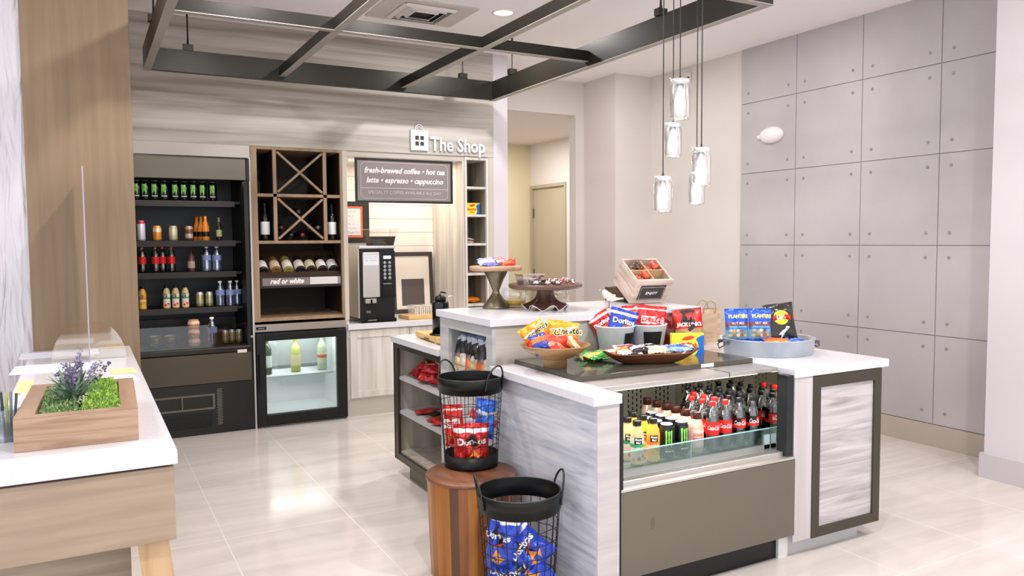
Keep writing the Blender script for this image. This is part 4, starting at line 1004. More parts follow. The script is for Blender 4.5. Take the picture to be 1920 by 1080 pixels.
rowfill(j1, 2.215, 3, 'orange juice bottle in the open cooler', y0=2.745)
j2 = setcat(juice(False), 'bottle', 'apple juice bottles in the open cooler')
rowfill(j2, 2.128, 3, 'green-banded apple juice bottle beside orange juice, open cooler', y0=2.745)
j2b = copy_tree(j2); rowfill(j2b, 2.045, 2, 'green-banded apple juice bottle beside tall white bottle', y0=2.80, rz=.1)
vo = setcat(voss(), 'bottle', 'tall white water bottles in the open cooler')
rowfill(vo, 1.985, 1, 'tall white water bottle, far left of the open cooler', y0=2.75)

# ------------------------------------------------------------------ on the dark cooler top
ZS = .948
def lathe_thing(name, parts, loc, label, cat, rot=(0, 0, 0)):
    t = empty(name, loc, rot, label, cat)
    for nm, prof, m, n in parts: MB().lathe(prof, n).build(nm, m, t)
    return t
M_bowl = noisemat('turned_wood', [(134, 98, 58), (160, 122, 76), (180, 142, 96)], (6, 6, 40), .35, 3, .3, coat=.2)
lathe_thing('wooden_bowl', [('bowl', [(0, .046), (.05, .045), (.10, .058), (.150, .090), (.163, .106), (.167, .108), (.166, .102), (.14, .078), (.09, .048), (.058, .038), (.048, .036)], M_bowl, 40),
                            ('foot', [(.056, .038), (.056, .0), (0, 0)], M_bowl, 32)], (1.955, 3.155, ZS), 'light turned wooden pedestal bowl full of chip bags on the cooler top', 'bowl')
BZ = ZS+.056
def P_(o, x, y, z, rx, ry, rz, label, cat='chips', g=None): return lay(o, (x, y, z), (rx, ry, rz), label, cat, g)
P_(cheetos(.165, .15, .06, 3), 2.000, 3.165, BZ+.018, -.45, .16, -.35, 'orange puffed-corn chip bag with black lettering leaning right in the wooden bowl')
P_(cheetos(.13, .135, .06, 5), 1.915, 3.20, BZ+.032, -.4, -.55, -.45, 'orange chip bag leaning left at the back of the wooden bowl')
P_(plainbag('snack_bag', .12, .15, .04, [(0, (214, 50, 40)), (.3, (240, 150, 120)), (.45, (226, 60, 44)), (.75, (236, 90, 60))], 9), 1.945, 3.075, BZ+.012, -1.0, .3, .3, 'red crumpled snack bag in the front of the wooden bowl')
P_(plainbag('snack_bag', .085, .10, .035, [(0, (40, 60, 150)), (.4, (60, 70, 160)), (.55, (230, 120, 60)), (.8, (50, 66, 150))], 12), 1.865, 3.105, BZ+.02, -.5, -.3, -.2, 'small blue bag at the left front of the wooden bowl')
P_(plainbag('snack_bag', .12, .12, .04, [(0, (236, 222, 170)), (.35, (226, 200, 110)), (.5, (240, 228, 190)), (.8, (236, 214, 140))], 15), 2.035, 3.075, BZ+.010, -1.0, .9, .2, 'pale yellow popcorn bag at the right front of the wooden bowl')
P_(plainbag('candy_bag', .18, .12, .035, [(0, (60, 170, 50)), (.3, (226, 220, 60)), (.5, (240, 130, 40)), (.62, (70, 180, 60)), (.85, (50, 140, 60))], 21), 2.245, 3.14, ZS+.018, -PI/2+.12, 0, .15, 'green and yellow fruit candy bag lying beside the wooden bowl', 'candy')
P_(plainbag('candy_bag', .12, .10, .03, [(0, (40, 150, 60)), (.6, (60, 170, 70))], 22), 2.21, 3.27, ZS+.014, -PI/2+.06, 0, -.5, 'dark green candy bag lying partly under the fruit candy bag', 'candy')
def bucket(loc, rz, label):
    t = empty('metal_bucket', loc, (0, 0, rz), label, 'bucket', 'galvanised buckets of chip bags on the cooler top')
    mg = noisemat('galvanised', [(208, 211, 216), (220, 223, 227), (230, 232, 235)], (14, 14, 14), .45, 4, metal=.1)
    MB().lathe([(0, .004), (.072, .004), (.074, 0), (.078, .004), (.102, .142), (.106, .146), (.104, .150), (.100, .144), (.075, .010), (0, .010)], 36).build('bucket_body', mg, t)
    MB().grid(lambda u, v: ((.0790+.0250*(.045+.075*v)/.142+.001)*math.cos(-2.15+1.05*u), (.0790+.0250*(.045+.075*v)/.142+.001)*math.sin(-2.15+1.05*u), .045+.070*v), 10, 2).build('chalk_label', mat((16, 15, 15), .5), t)
    return t
bucket((2.458, 3.365, ZS), .50, 'left galvanised bucket with black chalk label and red and blue chip bags')
bucket((2.655, 3.34, ZS), -.30, 'right galvanised bucket with black chalk label and red cracker bag')
P_(doritos(.125, .145, .05, True, 31), 2.445, 3.385, ZS+.085, -.25, -.55, -.45, 'red chip bag leaning left out of the left bucket')
P_(doritos(.155, .165, .06, False, 32), 2.470, 3.350, ZS+.072, -.15, .26, -.42, 'dark blue chip bag standing in the front of the left bucket')
P_(plainbag('chip_bag', .13, .165, .05, [(0, (60, 130, 220)), (.4, (150, 190, 236)), (.6, (70, 140, 226)), (.88, (200, 220, 240)), (.93, (60, 120, 210))], 33), 2.555, 3.41, ZS+.055, -.1, .25, -.4, 'light blue chip bag behind, between the two buckets')
P_(cheezit(.165, .18, .06, 34), 2.668, 3.335, ZS+.065, -.12, .10, -.42, 'red cracker bag with white lettering in the right bucket')
P_(plainbag('chip_bag', .13, .2, .04, [(0, (190, 30, 26)), (.6, (214, 60, 50)), (.85, (232, 214, 206)), (.92, (200, 30, 26))], 36), 2.615, 3.375, ZS+.05, -.1, -.1, -.4, 'narrow red and white bag at the left of the right bucket')
# Long dark tray
M_dark = noisemat('dark_wood', [(70, 36, 20), (92, 50, 28), (112, 64, 38)], (3, 30, 30), .28, 3, .2, coat=.4)
tr = empty('wooden_tray', (2.405, 3.015, ZS), (0, 0, -.36), 'long dark brown wooden boat tray filled with snack bars', 'tray')
def boat(u, v, off=0):
    a = 2*PI*u; ca, sa = math.cos(a), math.sin(a)
    e = 4; rr = (abs(ca)**e+abs(sa)**e)**(-1/e)
    k = v; hgt = .050*k**1.6+.022*max(0, abs(ca)*rr-.75)*4*k*k
    return ((.11+.135*k-off)*ca*rr, (.035+.045*k-off*.8)*sa*rr, hgt+off*.4)
tm = MB().grid(lambda u, v: boat(u, v), 48, 8).grid(lambda u, v: boat(1-u, v, .007), 48, 8)
tm.grid(lambda u, v: tuple(Vector(boat(u, 1))*(1-v)+Vector(boat(u, 1, .007))*v), 48, 1)
tm.add([boat(i/48, 0) for i in range(48)], [tuple(reversed(range(48)))]).add([boat(i/48, 0, .007) for i in range(48)], [tuple(range(48))])
tm.build('tray_body', M_dark, tr)
bars = [(-.175, .00, .025, .12, .05, (240, 110, 60), (240, 220, 210), 'orange and white', .5), (-.12, -.02, .035, .12, .05, (236, 214, 206), (240, 130, 60), 'white with orange', .2), (-.11, .03, .040, .12, .05, (236, 220, 216), (150, 60, 60), 'pink and white', .7),
        (-.05, -.01, .045, .11, .045, (40, 32, 34), (230, 220, 220), 'black and white striped', .9), (.0, .015, .045, .11, .045, (232, 222, 222), (46, 36, 38), 'white with black print', .6), (.05, -.01, .035, .12, .05, (236, 190, 150), (240, 226, 206), 'peach', .1),
        (.11, .012, .035, .13, .045, (110, 160, 220), (226, 232, 240), 'light blue', -.05), (.155, -.008, .042, .13, .045, (130, 170, 226), (60, 90, 160), 'blue', .1), (.205, .01, .050, .07, .04, (226, 200, 170), (190, 60, 50), 'beige and red', .3)]
for k, (x, y, z, L, W_, ca_, cb_, nm, rz) in enumerate(bars):
    P_(bar('snack_bar', L*1.1, W_*1.2, .026, ca_, cb_, 50+k), 2.405+x*.92*.936+y*.35, 2.995-x*.92*.352+y*.94, ZS+z+.016, -PI/2+.45, 0, rz*.5-.36, '%s wrapped snack bar in the long dark tray, at its %s' % (nm, 'left' if x < -.1 else 'middle' if x < .06 else 'right'), 'snack bar', 'snack bars in the long dark tray')
sx = carton(.170, .035, .112); sx.location = (2.74, 3.115, ZS); sx.rotation_euler = (0, 0, -.45); tag(sx, 'large yellow and blue gummy fish box behind the right end of the dark tray', 'box')
# jerky bag
jk, fr_ = bag('jerky_bag', .17, .215, .04, bandmat('jerky_print', [(0, (190, 150, 100)), (.48, (206, 40, 28)), (.95, (150, 40, 30))], .32, .2, wob=.02, coat=.2), 61)
bagshape('black_shield', [(-.045, .205), (.045, .205), (.045, .12), (0, .085), (-.045, .12)], mat((26, 20, 20), .4), jk, fr_)
bagshape('red_mark', [(-.012, .168), (0, .150), (.014, .172), (.003, .160)], mat((214, 60, 50), .4), jk, fr_, .002, 2)
baglogo('logo', "JACK LINK'S", .028, M_wt, jk, fr_, 0, .125, bold=.05, off=.003, rot=-.06, sx=.95)
baglogo('lettering', 'ORIGINAL', .017, mat((50, 34, 24), .4), jk, fr_, .005, .055, bold=.03, off=.002)
P_(jk, 2.965, 3.34, ZS, -.15, -.10, -.45, 'red, black and tan jerky bag standing behind the yellow box', 'jerky')
P_(plainbag('jerky_bag', .13, .19, .03, [(0, (90, 24, 18)), (.5, (120, 30, 24)), (.9, (90, 20, 16))], 62), 2.90, 3.41, ZS, -.1, -.1, -.6, 'dark red bag half hidden behind the jerky bag', 'jerky')
# paper bag with twine handles
pb = empty('paper_bag', (3.30, 3.60, .926), (0, 0, -.12), 'brown kraft paper bag with twine handles standing on the white worktop', 'bag')
M_kraft = noisemat('kraft_paper', [(186, 158, 128), (200, 172, 142), (212, 186, 158)], (9, 9, 22), .7, 4, .4, bump=.5)
pbm = MB()
def pbw(u, v):
    a = u*4; k = int(a) % 4; q = a-int(a); w_, d_ = .082*(1-.03*math.sin(9*v)), .05*(1-.25*v)
    c_ = [(-w_, -d_), (w_, -d_), (w_, d_), (-w_, d_)]; p, q2 = c_[k], c_[(k+1) % 4]
    cr = .004*math.sin(23*v+3*u)
    return (p[0]+(q2[0]-p[0])*q+cr, p[1]+(q2[1]-p[1])*q-cr, .20*v)
pbm.grid(pbw, 40, 14, smooth=False).box(-.08, .08, -.048, .048, 0, .003).build('bag_body', M_kraft, pb)
pbm2 = MB().box(-.06, .055, -.0475, -.046, .03, .175)
pbm2.build('folded_label', M_kraft, pb)
for yy in (-.04, .04):
    MB().tube([(-.04, yy, .17), (-.042, yy-.012, .215), (-.02, yy-.014, .245), (.01, yy-.006, .250), (.035, yy-.012, .235), (.042, yy-.012, .20), (.04, yy, .165)], .0028, 6).build('twine_handle', mat((168, 142, 108), .8), pb)
# galvanised oval tray
M_galv = noisemat('galvanised_tray', [(148, 158, 165), (168, 176, 183), (190, 196, 202)], (5, 5, 5), .4, 4, metal=.25)
gt = empty('galvanised_tray', (3.272, 3.070, .926), (0, 0, -.45), 'round galvanised metal tray with side handles holding nut and chip bags', 'tray')
MB().lathe([(0, .003), (.232, .003), (.236, 0), (.238, .003), (.246, .080), (.250, .083), (.246, .087), (.242, .082), (.232, .008), (0, .008)], 56, sq=.86).build('tray_body', M_galv, gt)
for sgn in (-1, 1):
    MB().tube([(sgn*.246, -.05, .062), (sgn*.266, -.045, .045), (sgn*.272, 0, .028), (sgn*.266, .045, .045), (sgn*.246, .05, .062)], .0035, 6).box(sgn*.25-.012, sgn*.25+.012, -.058, -.042, .055, .07).box(sgn*.25-.012, sgn*.25+.012, .042, .058, .055, .07).build('handle', mat((90, 92, 92), .4, .7), gt)
def nuts(seed, txt):
    o, fr = bag('nut_bag', .135, .185, .045, bandmat('nut_bag_print', [(0, (30, 80, 200)), (.10, (120, 160, 190)), (.38, (50, 120, 210)), (.46, (130, 70, 70)), (.60, (40, 90, 210)), (.93, (24, 84, 196))], .28, .15, wob=.05, coat=.3), seed)
    for k in range(9): bagshape('nut_picture', disc_pts((-.042+.021*(k % 5)), .040+.022*(k//5)+.004*(k % 2), .011, .009, 8), mat(((216, 190, 140), (190, 140, 90), (226, 206, 160), (150, 90, 60), (206, 196, 80))[k % 5], .5), o, fr, .0012, 2)
    bagshape('blue_ribbon', rect_pts(0, .085, .10, .012), mat((90, 170, 226), .4), o, fr, .0015)
    baglogo('lettering', 'NUT MIX', .017, mat((236, 214, 206), .4), o, fr, 0, .105, bold=.04, off=.002)
    baglogo('logo', 'PLANTERS', .026, mat((240, 226, 120), .4), o, fr, .004, .142, bold=.05, off=.003, sx=.92)
    return o
P_(nuts(71, ''), 3.112, 3.142, .926+.058, -.10, 0, -.42, 'left of two blue nut mix bags standing in the galvanised tray', 'nuts')
P_(nuts(72, ''), 3.225, 3.085, .926+.058, -.10, .02, -.40, 'right of two blue nut mix bags standing in the galvanised tray', 'nuts')
ly, fr_ = bag('chip_bag', .175, .225, .05, mat((46, 42, 36), .25, .3, coat=.4, bump=.4, bscale=25), 73)
bagshape('logo_disc', disc_pts(.0, .145, .046, .040, 24), mat((246, 206, 50), .4), ly, fr_, .001)
bagshape('logo_ribbon', [(-.052, .150), (-.03, .164), (.03, .160), (.054, .148), (.05, .126), (.02, .138), (-.03, .138), (-.05, .128)], mat((214, 40, 36), .4), ly, fr_, .002)
baglogo('logo', "Lay's", .030, M_wt, ly, fr_, 0, .148, italic=.2, bold=.04, off=.003)
bagshape('white_flash', [(-.03, .055), (.02, .095), (.045, .09), (.0, .045), (-.02, .025)], mat((226, 216, 220), .3), ly, fr_, .0015)
P_(ly, 3.36, 3.04, .926+.045, -.20, -.10, -.38, 'black chip bag with round yellow and red emblem leaning in the galvanised tray')
P_(plainbag('chip_bag', .12, .20, .04, [(0, (16, 22, 26)), (.5, (24, 34, 36)), (.8, (230, 120, 60)), (.9, (20, 26, 30))], 74), 3.285, 3.085, .926+.035, -.1, -.25, -.3, 'dark shiny bag squeezed between the nut bags and the emblem bag')
P_(plainbag('chip_bag', .13, .18, .035, [(0, (226, 130, 70)), (.5, (232, 140, 80)), (.9, (226, 120, 60))], 75), 3.42, 3.12, .926+.035, -.15, .25, -.3, 'orange bag behind the black emblem bag in the galvanised tray')
P_(plainbag('candy_bag', .14, .08, .03, [(0, (240, 140, 70)), (.5, (232, 100, 50))], 76), 3.245, 2.965, .926+.062, -PI/2+.2, 0, -.5, 'orange wrapper lying low at the front of the galvanised tray', 'candy')
for k, (x, y) in enumerate(((3.34, 2.945), (3.395, 2.965), (3.44, 3.01), (3.37, 3.0))):
    P_(bar('candy_bar', .09, .045, .022, (40, 80, 190), (120, 170, 236), 80+k), x, y, .926+.058+.006*(k % 2), -PI/2+.2, 0, -.5+.4*k, 'blue wrapped candy %s in the galvanised tray' % ('at the front middle', 'right of the front middle', 'at the far right edge', 'behind the front ones')[k], 'candy', 'blue wrapped candies in the galvanised tray')

# ------------------------------------------------------------------ on the raised worktop
ZU = 1.158
M_pewter = mat((122, 114, 92), .38, .8)
s1 = empty('cake_stand', (2.090, 4.02, ZU), label='tall hourglass pewter cake stand with light wooden plate, left on the raised worktop', cat='cake stand')
MB().lathe([(0, 0), (.080, 0), (.080, .008), (.072, .018), (.070, .024), (.045, .055), (.024, .085), (.019, .098), (.024, .112), (.045, .165), (.066, .205), (.068, .218), (0, .218)], 36).build('pedestal', M_pewter, s1)
MB().lathe([(0, .218), (.146, .218), (.153, .224), (.153, .240), (.148, .245), (0, .243)], 44).build('plate', noisemat('plate_wood', [(150, 116, 88), (176, 142, 112), (192, 158, 128)], (12, 12, 12), .4, 3), s1)
zz = ZU+.245
for k, (x, y, L, W_, c, c2, lab, rz) in enumerate(((-.055, -.05, .15, .045, (130, 130, 206), (220, 224, 240), 'long blue and white roll wrapper at the front of the tall cake stand', .1), (-.05, -.02, .14, .04, (206, 210, 236), (110, 120, 200), 'second blue roll wrapper behind the front one on the tall cake stand', -.1),
                                         (.03, .03, .14, .05, (226, 60, 40), (240, 120, 80), 'red wrapper at the back of the tall cake stand', .05), (.02, -.04, .08, .04, (226, 200, 210), (200, 90, 90), 'small pink and white wrapper in the middle of the tall cake stand', .4))):
    P_(bar('candy_bar', L, W_, .026, c, c2, 90+k, ), 2.090+x, 4.02+y, zz+.018*(k == 1)+.016*(k > 1)+.004, -PI/2+.5, 0, rz, lab, 'candy')
for k in range(5):
    P_(bar('candy_bar', .075, .030, .012, (240, 70, 30), (250, 120, 60), 96+k), 2.150+.017*k, 3.985+.014*k, zz+.001, -.15+.12*k, -.35+.22*k, -.2+.3*k, 'upright orange-red candy stick on the tall stand, %s of the fan' % ('leftmost', 'second from left', 'middle', 'second from right', 'rightmost')[k], 'candy', 'fan of orange-red candy sticks on the tall cake stand')
s2 = empty('cake_stand', (2.288, 3.795, ZU), label='wide dark wooden cake stand with scalloped ceramic foot on the raised worktop', cat='cake stand')
M_db = mat((92, 62, 50), .22, .2, coat=.5)
MB().lathe([(0, .118), (.19, .118), (.207, .126), (.210, .140), (.206, .146), (.200, .142), (0, .138)], 56).build('plate', mat((96, 66, 50), .3, coat=.3), s2)
def foot(u, v):
    a = 2*PI*u; k = v
    r = .047+.010*k+.066*k**3.5; z = .118*(1-k)+.016*k
    r += .012*math.cos(7*a)*k**3; z += (.015*math.cos(7*a))*k**3
    return (r*math.cos(a), r*math.sin(a), z)
MB().grid(foot, 112, 14).build('pedestal', M_db, s2)
MB().tube([tuple(Vector(foot(i/112, 1))+Vector((0, 0, -.001))) for i in range(112)], .0028, 6, True).build('pale_rim', mat((205, 205, 214), .3), s2)
for k in range(30):
    a = -2.5+k*.36; rr = .02+.028*(k % 5)
    x = 2.335+rr*math.cos(k*2.4)*1.0; y = 3.785+rr*math.sin(k*2.4)*.95
    P_(bar('candy', .036, .024, .018, ((236, 226, 226), (60, 40, 40), (206, 90, 100), (150, 110, 100))[k % 4], ((120, 60, 60), (226, 210, 206), (240, 226, 226), (70, 50, 50))[k % 4], 110+k), x, y, ZU+.146+.006*(k % 3), -PI/2+.4, 0, k*1.3,
       'small wrapped candy piled on the wide dark cake stand', 'candy', 'wrapped candies on the wide dark cake stand')
cl = empty('candy_container', (2.215, 3.845, ZU+.139), (0, 0, .05), 'clear lidded plastic container of candies on the left of the wide cake stand', 'container')
frus(.062, .070, 0, .055, .035, .04).build('clear_box', glassy((250, 246, 240), .35, .12), cl)
frus(.056, .062, .004, .030, .03, .034).build('sweets', mat((214, 196, 170), .5, bump=.8, bscale=150), cl)
MB().box(-.074, .074, -.044, .044, .055, .062).build('lid', glassy((250, 246, 240), .5, .15), cl)
gb_ = empty('glass_bowl', (2.215, 4.02, ZU), label='clear glass bowl with yellow sweets behind the wide cake stand', cat='bowl')
MB().lathe([(0, 0), (.05, 0), (.052, .006), (.07, .03), (.085, .065), (.078, .10), (.074, .115)], 32).build('bowl', glassy((250, 250, 250), .10, .03, k=.3), gb_)
MB().lathe([(0, .012), (.055, .012), (.066, .028), (.060, .04), (0, .046)], 24).build('yellow_sweets', mat((240, 190, 60), .4, bump=.7, bscale=110), gb_)
gb2 = dup(gb_, (2.50, 4.02, ZU), label='empty-looking clear glass bowl behind the right side of the wide cake stand')
for c in list(bpy.data.objects):
    if c.parent == gb2 and c.name.startswith('yellow_sweets'): bpy.data.objects.remove(c)
# bird figurine
bd = empty('bird_figurine', (2.632, 3.66, ZU), (0, 0, -.45), 'white carved bird figurine on thin wire legs beside the wooden crate', 'figurine')
def skinned(name, pts, radii, edges, m, par, lv=2):
    me = bpy.data.meshes.new(name); me.from_pydata(pts, edges, []); o = bpy.data.objects.new(name, me); COL.objects.link(o)
    o.modifiers.new('skin', 'SKIN'); me.skin_vertices[0].data[0].use_root = True
    for i, r_ in enumerate(radii): me.skin_vertices[0].data[i].radius = r_ if isinstance(r_, tuple) else (r_, r_)
    s_ = o.modifiers.new('sub', 'SUBSURF'); s_.levels = lv; s_.render_levels = lv
    me.materials.append(m); o.parent = par
    for p in me.polygons: p.use_smooth = True
    return o
M_bird = mat((226, 218, 206), .6, bump=.5, bscale=60)
skinned('bird_body', [(0, 0, .062), (-.022, 0, .082), (-.033, 0, .106), (.022, 0, .054), (.048, 0, .052), (.085, 0, .055)], [(.022, .024), (.021, .022), (.015, .015), (.016, .017), (.009, .008), (.005, .003)], [(0, 1), (1, 2), (0, 3), (3, 4), (4, 5)], M_bird, bd)
MB().cyl((-.047, 0, .106), (-.062, 0, .102), .004, .0008, n=8).build('beak', mat((190, 178, 160), .5), bd)
for y in (-.007, .007):
    MB().cyl((0, y, .045), (-.001, y, .002), .0013, n=6).cyl((-.001, y, .002), (-.014, y*1.4, .002), .0011, n=5).cyl((-.001, y, .002), (-.006, y+.009, .002), .0011, n=5).build('leg', mat((110, 106, 100), .5, .5), bd)
    MB().lathe([(0, -.002), (.0022, 0), (0, .002)], 8, c=(-.041, y*1.7, .110)).build('eye', mat((30, 26, 24), .3), bd)
for y, nm in ((-.02, 'wing'), (.02, 'wing')): MB().lathe([(0, 0), (.026, .001), (.030, .0)], 20, M=Matrix.Translation((.008, y*1.08, .062)) @ Matrix.Rotation(-PI/2 if y < 0 else PI/2, 4, 'X') @ Matrix.Rotation(-.5, 4, 'Z') @ Matrix.Scale(.45, 4, (0, 1, 0)) @ Matrix.Scale(1, 4)).build(nm, mat((206, 198, 186), .6), bd)
# dark box the crate leans on
M_boxw = noisemat('old_dark_wood', [(60, 42, 28), (84, 62, 42), (104, 80, 56)], (4, 30, 30), .5, 3)
db = empty('wooden_box', (3.04, 4.035, ZU), (0, 0, -.0), 'low dark wooden box behind and under the tilted crate', 'box')
MB().box(-.10, .20, -.10, .10, 0, .012).box(-.10, .20, -.10, -.085, .012, .088).box(-.10, .20, .085, .10, .012, .088).box(-.10, -.085, -.085, .085, .012, .088).box(.185, .20, -.085, .085, .012, .088).build('box_body', M_boxw, db, bevel=.002)
MB().box(.20, .212, -.05, .05, .04, .075).build('end_bracket', mat((190, 200, 196), .4, .4), db)
# tilted crate, four compartments
cr = empty('wooden_crate', (3.0237, 3.8906, 1.2235), (.0, .0, 0), 'white-washed wooden crate tilted forward with an ENJOY plate and four compartments', 'crate')
M_cr = noisemat('white_washed_pine', [(176, 150, 132), (206, 184, 168), (222, 206, 194)], (5, 5, 30), .6, 3, .3)
M_cri = noisemat('pine', [(186, 148, 104), (206, 170, 124), (220, 188, 146)], (5, 5, 24), .6, 3)
CW, CD, CHH = .128, .1125, .174          # half width, half depth, height
MB().box(-CW, CW, -CD, -CD+.012, 0, CHH).build('front_board', M_cr, cr, bevel=.001)
MB().box(-CW, CW, CD-.012, CD, 0, CHH).build('back_board', M_cr, cr, bevel=.001)
for s_ in (-1, 1):
    sd = MB()
    for k in range(3): sd.box(min(s_*CW, s_*(CW-.012)), max(s_*CW, s_*(CW-.012)), -CD+.012, CD-.012, .001+.056*k, .054+.056*k+(.002 if k == 2 else 0))
    sd.build('side_board', M_cr, cr, bevel=.001)
MB().box(-CW+.012, CW-.012, -CD+.012, CD-.012, 0, .008).build('bottom_board', M_cri, cr)
MB().box(-.003, .003, -CD+.012, CD-.012, .008, CHH-.006).build('divider', M_cri, cr)
MB().box(-CW+.012, -.003, -.003, .003, .008, CHH-.006).box(.003, CW-.012, -.003, .003, .008, CHH-.006).build('divider', M_cri, cr)
pl = MB().box(-.088, .088, -CD-.003, -CD, .030, .135).build('chalk_plate', mat((58, 54, 50), .5), cr)
MB().tube([(x, -CD-.0035, .0785+z) for x, z in ((-.08, -.043), (.08, -.043), (.08, .043), (-.08, .043))], .0009, 4, True).build('border_line', M_wt, pl)
flat_text('lettering', 'ENJOY', .026, M_wt, pl, FACE(0, -CD-.0036, .0785), bold=.03, sp=1.1)
MB().tube([(CW+.002, -.06, .12), (CW+.02, -.03, .135), (CW+.022, .02, .135), (CW+.002, .06, .12)], .003, 6).build('rope_handle', mat((150, 130, 100), .8), cr)
cr.rotation_euler = (.594, .004, -.096)
crM = Matrix.Translation(cr.location) @ Euler((.594, .004, -.096)).to_matrix().to_4x4()
def incrate(o, x, y, z, r, label, g):
    M_ = crM @ Matrix.Translation((x, y, z)) @ Euler(r).to_matrix().to_4x4(); o.matrix_world = M_; return tag(o, label, 'candy', g)
pos9 = [(-.025, -.025), (.02, -.02), (-.02, .02), (.025, .022), (0, 0)]
for cx, cy, col, nm in ((.056, .048, (236, 76, 44), 'red-orange wrapper in the rear right compartment of the crate'), (-.056, -.048, (236, 66, 44), 'red-orange wrapper in the front left compartment of the crate'), (-.056, .048, (110, 80, 60), 'brown wrapper in the rear left compartment of the crate')):
    for k, (a, b) in enumerate(pos9):
        incrate(bar('candy', .058, .034, .022, col if k != 3 else (240, 120, 90), (240, 110, 80) if col[0] > 200 else (60, 40, 34), 130+k), cx+a, cy+b*.8, .126+.009*k, (-PI/2+.6*(k-2)*.4, 0, k*1.25), nm, 'wrapped candies in the crate compartments')
for k in range(2):
    t_ = MB().tube([(.018*math.cos(a*PI/6), .018*math.sin(a*PI/6), 0) for a in range(12)], .0045, 6, True).build('candy_ring', mat((70, 46, 34), .4) if k else mat((226, 190, 140), .5))
    incrate(t_, -.07+.02*k, .055-.02*k, .135, (.6+.5*k, .3, 0), ('pale ring-shaped sweet', 'dark brown ring-shaped sweet')[k]+' on top in the rear left compartment of the crate', None)

# ------------------------------------------------------------------ back low worktop
bm = empty('bamboo_board', (1.945, 4.50, .926), (0, 0, -.06), 'honey-coloured bamboo board under the black urn on the low worktop', 'board')
MB().box(-.085, .15, -.21, .24, .008, .040).build('board', M_bamboo, bm, bevel=.004)
for y in (-.15, .16): MB().box(-.08, .14, y, y+.04, 0, .008).build('foot', M_bamboo, bm)
MB().box(-.087, -.085, -.03, .06, .012, .022).build('hand_slot', mat((110, 80, 40), .6), bm)
un = empty('insulated_urn', (1.935, 4.47, .966), (0, 0, .1), 'black insulated drink canister standing on the honey bamboo board', 'urn')
MB().lathe([(0, .012), (.052, .012), (.052, .195), (.048, .207), (0, .209)], 32).build('canister', M_blackg, un)
MB().lathe([(0, 0), (.070, 0), (.070, .008), (.058, .012)], 32).build('base', M_black, un)
MB().lathe([(0, .207), (.034, .207), (.034, .235), (.02, .245), (0, .246)], 24).build('lid', M_black, un)
MB().tube([(-.012, -.03, .24), (-.028, -.05, .25), (-.022, -.06, .235)], .006, 6).build('lever', M_blackg, un)
MB().tube([(0, .02, .24), (.03, .05, .262), (.07, .06, .255)], .006, 6).build('lever', M_blackg, un)
MB().tube([(.03, -.04, .236), (.045, -.055, .244), (.06, -.05, .24)], .004, 6).build('spout', M_steel, un)

# ------------------------------------------------------------------ bags in the cubby and on the shelves
dk = [(3.58, (34, 30, 32), (206, 190, 150), 'nearest'), (3.655, (30, 28, 30), (226, 110, 60), 'second nearest'), (3.73, (26, 26, 28), (190, 170, 120), 'third'), (3.80, (28, 26, 30), (230, 120, 70), 'fourth'), (3.87, (32, 32, 34), (220, 206, 190), 'fifth'), (3.94, (26, 24, 26), (210, 190, 140), 'farthest')]
for k, (y, c, c2, nm) in enumerate(dk):
    P_(plainbag('snack_bag', .17, .235, .05, [(0, c), (.1, c2), (.42, (120, 90, 80) if k % 2 else (200, 190, 180)), (.52, c), (.84, (206, 212, 226)), (.93, (90, 100, 130))], 140+k), 1.845, y+.01, .797, -.14, .0, -PI/2+.35+.05*(k % 3), 'black, white and orange snack bag in the side cubby, %s of six' % nm, 'snack', 'dark snack bags standing in the side cubby')
reds = [(4.30, 1.87, 0, .3), (4.36, 1.95, .0, -.3), (4.42, 1.86, .0, .6), (4.50, 1.93, .0, .1), (4.56, 1.86, .0, -.5), (4.63, 1.94, .0, .4), (4.69, 1.87, 0, 0), (4.40, 1.88, .05, .9), (4.49, 1.90, .055, -.2), (4.57, 1.90, .05, .5), (4.65, 1.90, .048, -.6), (4.48, 1.94, .10, .2), (4.56, 1.96, .10, .8)]
for k, (y, x, dz, rz) in enumerate(reds):
    gcol = k in (11, 12)
    P_(plainbag('candy_bag', .13, .105, .045, [(0, (176, 22, 24)), (.25, (214, 60, 56)), (.38, (190, 26, 26)), (.62, (236, 214, 206)), (.70, (180, 22, 24))] if not gcol else [(0, (90, 96, 30)), (.4, (170, 40, 30)), (.6, (110, 110, 40))], 150+k), x-.035, y+.03, .664+.024+dz, -PI/2+.2+.15*(k % 3), .15*(k % 2), -PI/2+rz,
       ('red glossy candy bag heaped on the top shelf of the low cabinet' if not gcol else 'olive and red candy bag on top of the red heap'), 'candy', 'heap of candy bags on the top shelf of the low cabinet')
P_(plainbag('candy_bag', .13, .10, .05, [(0, (226, 220, 120)), (.4, (240, 236, 170)), (.7, (200, 200, 90))], 170), 1.845, 4.22, .690, -PI/2+.3, 0, -PI/2+.2, 'pale yellow-green candy bag at the near end of the heap', 'candy')
for k, (y, x, c, c2, lab) in enumerate(((4.68, 1.87, (206, 46, 40), (214, 60, 50), 'flat red packet at the far end of the middle shelf'), (4.56, 1.92, (34, 26, 26), (190, 190, 196), 'flat black packet with silver print on the middle shelf'), (4.38, 1.86, (200, 44, 36), (214, 90, 80), 'flat red packet in the middle of the middle shelf'), (4.28, 1.86, (206, 40, 34), (120, 20, 20), 'flat red packet at the near end of the middle shelf'))):
    P_(plainbag('jerky_bag', .13, .16, .022, [(0, c), (.4, c2), (.7, c)], 180+k), x-.03, y, .437+.014, -PI/2+.04, 0, -PI/2+.3*(k-1), lab, 'snack')

